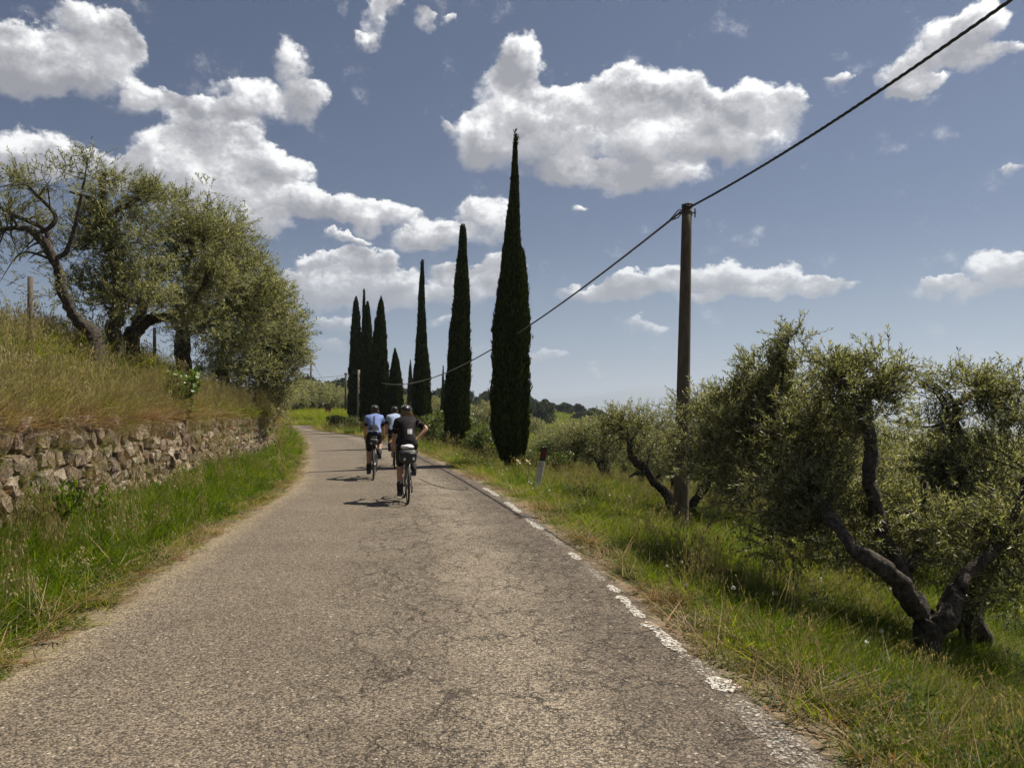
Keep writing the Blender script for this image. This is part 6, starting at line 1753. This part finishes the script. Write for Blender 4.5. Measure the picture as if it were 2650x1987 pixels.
    def garment(name, mask, off, mat, parent, wob=.0):
        idx = np.full(nv, -1); fs = []
        for p in bm_.polygons:
            v = list(p.vertices)
            if mask[v].sum() * 2 > len(v): fs.append(v)
        used = sorted({i for f in fs for i in f})
        for k, i in enumerate(used): idx[i] = k
        u_ = np.array(used); V = co[u_] + no[u_] * (off + wob * (np.sin(co[u_, 2] * 60 + co[u_, 0] * 25)[:, None]))
        g = Geo(); q4 = [[idx[i] for i in f] for f in fs if len(f) == 4]; t3 = [[idx[i] for i in f] for f in fs if len(f) == 3]
        g.add(V, q4, t3)
        return link(name, g.mesh(name, [mat], True), parent)
    tor = np.isin(lab_, ['torso', 'hip'])
    near_sh = np.minimum(np.linalg.norm(co - arms[-1][0], axis=1), np.linalg.norm(co - arms[1][0], axis=1)) < .10
    jer = garment('jersey', ((tor | (near_sh & (lab_ == 'arm'))) & (co[:, 2] > hemz - .02) & (co[:, 2] < nk[2] + .02)), .011, jersey, root, .0022)
    sho = garment('shorts', (tor & (co[:, 2] <= hemz + .05)) | (lab_ == 'thigh') | (lab_ == 'hip'), .0075, shorts_m, root)
    arm_m = lab_ == 'arm'
    for s in (-1, 1): garment('sleeve', arm_m & (co[:, 0] * s > 0), .0095, sleeve, jer, .0015)
    for s in (-1, 1):
        hp, kn, ank, pd = legs[s]; V = []; E = []; Rd = []
        u = kn - ank; chain(V, E, Rd, [ank + u * .38, ank + u * .2, ank, ank + [0, .015, -.04]], [.066, .060, .055, .052])
        grow('sock', V, E, Rd, sock_m, root, 0, 1)
        V = []; E = []; Rd = []
        chain(V, E, Rd, [ank + [0, -.035, -.045], ank + [0, .02, -.055], ank + [0, .11, -.075], ank + [0, .20, -.082]], [(.044, .050), (.052, .052), (.054, .038), (.036, .022)])
        shoe = grow('shoe', V, E, Rd, shoe_m, root, 1, 2)
        link('sole', Geo().add(*box(pd + [0, .02, .014], [.075, .27, .014])).mesh('sole', [bk]), shoe)
    return root, jer
def patch(jer, name, quads, mat, off=.004, sub_=6):
    """flat print draped on the back of a garment: quads given as corners in local x, z seen from behind"""
    vs = [v.co.copy() for v in jer.data.vertices]; bt = BVHTree.FromPolygons(vs, [tuple(p.vertices) for p in jer.data.polygons])
    g = Geo()
    for (a, b, c, d) in quads:
        a, b, c, d = map(np.array, (a, b, c, d)); V = []; ok = True
        for i in range(sub_ + 1):
            for j in range(sub_ + 1):
                u, w = i / sub_, j / sub_; q = (a * (1 - u) + b * u) * (1 - w) + (d * (1 - u) + c * u) * w
                hit = bt.ray_cast(Vector((q[0], -1.0, q[1])), Vector((0, 1, 0)))
                if hit[0] is None: ok = False; V.append([q[0], .2, q[1]]); continue
                p = hit[0] + Vector((0, -off, off * .4)); V.append(list(p))
        Q = [[i * (sub_ + 1) + j, (i + 1) * (sub_ + 1) + j, (i + 1) * (sub_ + 1) + j + 1, i * (sub_ + 1) + j + 1] for i in range(sub_) for j in range(sub_)]
        if ok: g.add(V, Q)
    if g.V: return link(name, g.mesh(name, [mat], True), jer)

dark_j = cloth('black_jersey', (.008, .006, .0075), (.015, .011, .013), 20, .7)
black_j = cloth('black_sleeve', (.012, .012, .014), (.022, .022, .024), 20, .7)
blue_j = cloth('blue_jersey', (.14, .20, .42), (.20, .27, .52), 14, .7)
pale_j = cloth('pale_blue_jersey', (.26, .34, .48), (.40, .48, .62), 14, .7)
navy_j = cloth('navy_panel', (.045, .055, .12), (.07, .08, .16), 14, .7)
grey_j = cloth('grey_pocket', (.045, .045, .055), (.07, .07, .085), 14, .7)

def ground_pt(x, y): d = P(x, y, 1.0) - np.array([0, 0, CAM_H]); t = CAM_H / -d[2]; return np.array([d[0] * t, d[1] * t, 0.0])
# near rider
l1 = ground_pt(881, 1088); h1 = math.radians(11)
b1, e1 = bicycle(l1, h1, 'road bicycle of the nearest rider with a big black saddle bag and white cloth', (.30, .25, .30, bagm, .02), math.radians(82), 1.0, .05, bkgrey)
p1, j1 = rider(l1, h1, 'nearest cyclist in black jersey and shorts, right hand on the hip', dark_j, dark_j, e1,
   {-1: ((-.215, .86, .93), (-.35, -.6, .1)), 1: ((.170, .24, 1.08), (1, -.35, .1)), 'grip': (-1,)}, -.35, 1.0, hairm)
bars = []
for k in range(4):
    x = .005 + k * .021; bars.append(((x, 1.165), (x + .011, 1.165), (x + .013, 1.25), (x + .002, 1.25)))
patch(j1, 'white_emblem', bars, print_m)
# left rider
l2 = ground_pt(807, 1036); h2 = math.radians(9)
b2, e2 = bicycle(l2, h2, 'road bicycle of the left rider with a small dark saddle bag', (.19, .15, .22, bagm, .0), math.radians(95), 1.0)
p2, j2 = rider(l2, h2, 'left cyclist in a blue jersey with black sleeves and grey back pocket', blue_j, black_j, e2,
   {-1: ((-.215, .93, .96), (-.6, -.4, -.3)), 1: ((.215, .93, .96), (.6, -.4, -.3))}, 0.0, 1.0)
patch(j2, 'dark_centre_panel', [((-.022, 1.22), (.022, 1.22), (.022, 1.42), (-.022, 1.42))], navy_j)
arch = []
for k in range(8):
    a0, a1 = math.pi * k / 8, math.pi * (k + 1) / 8
    arch.append(((-.115 * math.cos(a0), 1.09), (-.115 * math.cos(a1), 1.09), (-.115 * math.cos(a1), 1.11 + .12 * math.sin(a1)), (-.115 * math.cos(a0), 1.11 + .12 * math.sin(a0))))
patch(j2, 'back_pocket', arch, grey_j, .006)
patch(j2, 'white_hem', [((-.12, 1.075), (.12, 1.075), (.12, 1.09), (-.12, 1.09))], print_m, .006)
# far rider
l3 = ground_pt(852, 1011); h3 = math.radians(10)
b3, e3 = bicycle(l3, h3, 'road bicycle of the farthest rider, half hidden by the nearest one', (.17, .14, .2, bagbrown, .0), math.radians(250), 1.0)
p3, j3 = rider(l3, h3, 'farthest cyclist in a pale blue jersey, half hidden behind the nearest', pale_j, black_j, e3,
   {-1: ((-.215, .93, .96), (-.6, -.4, -.3)), 1: ((.215, .93, .96), (.6, -.4, -.3))}, 0.1, .98)
patch(j3, 'dark_pocket_print', [((-.06, 1.12), (.06, 1.10), (.08, 1.17), (-.02, 1.20))], navy_j)
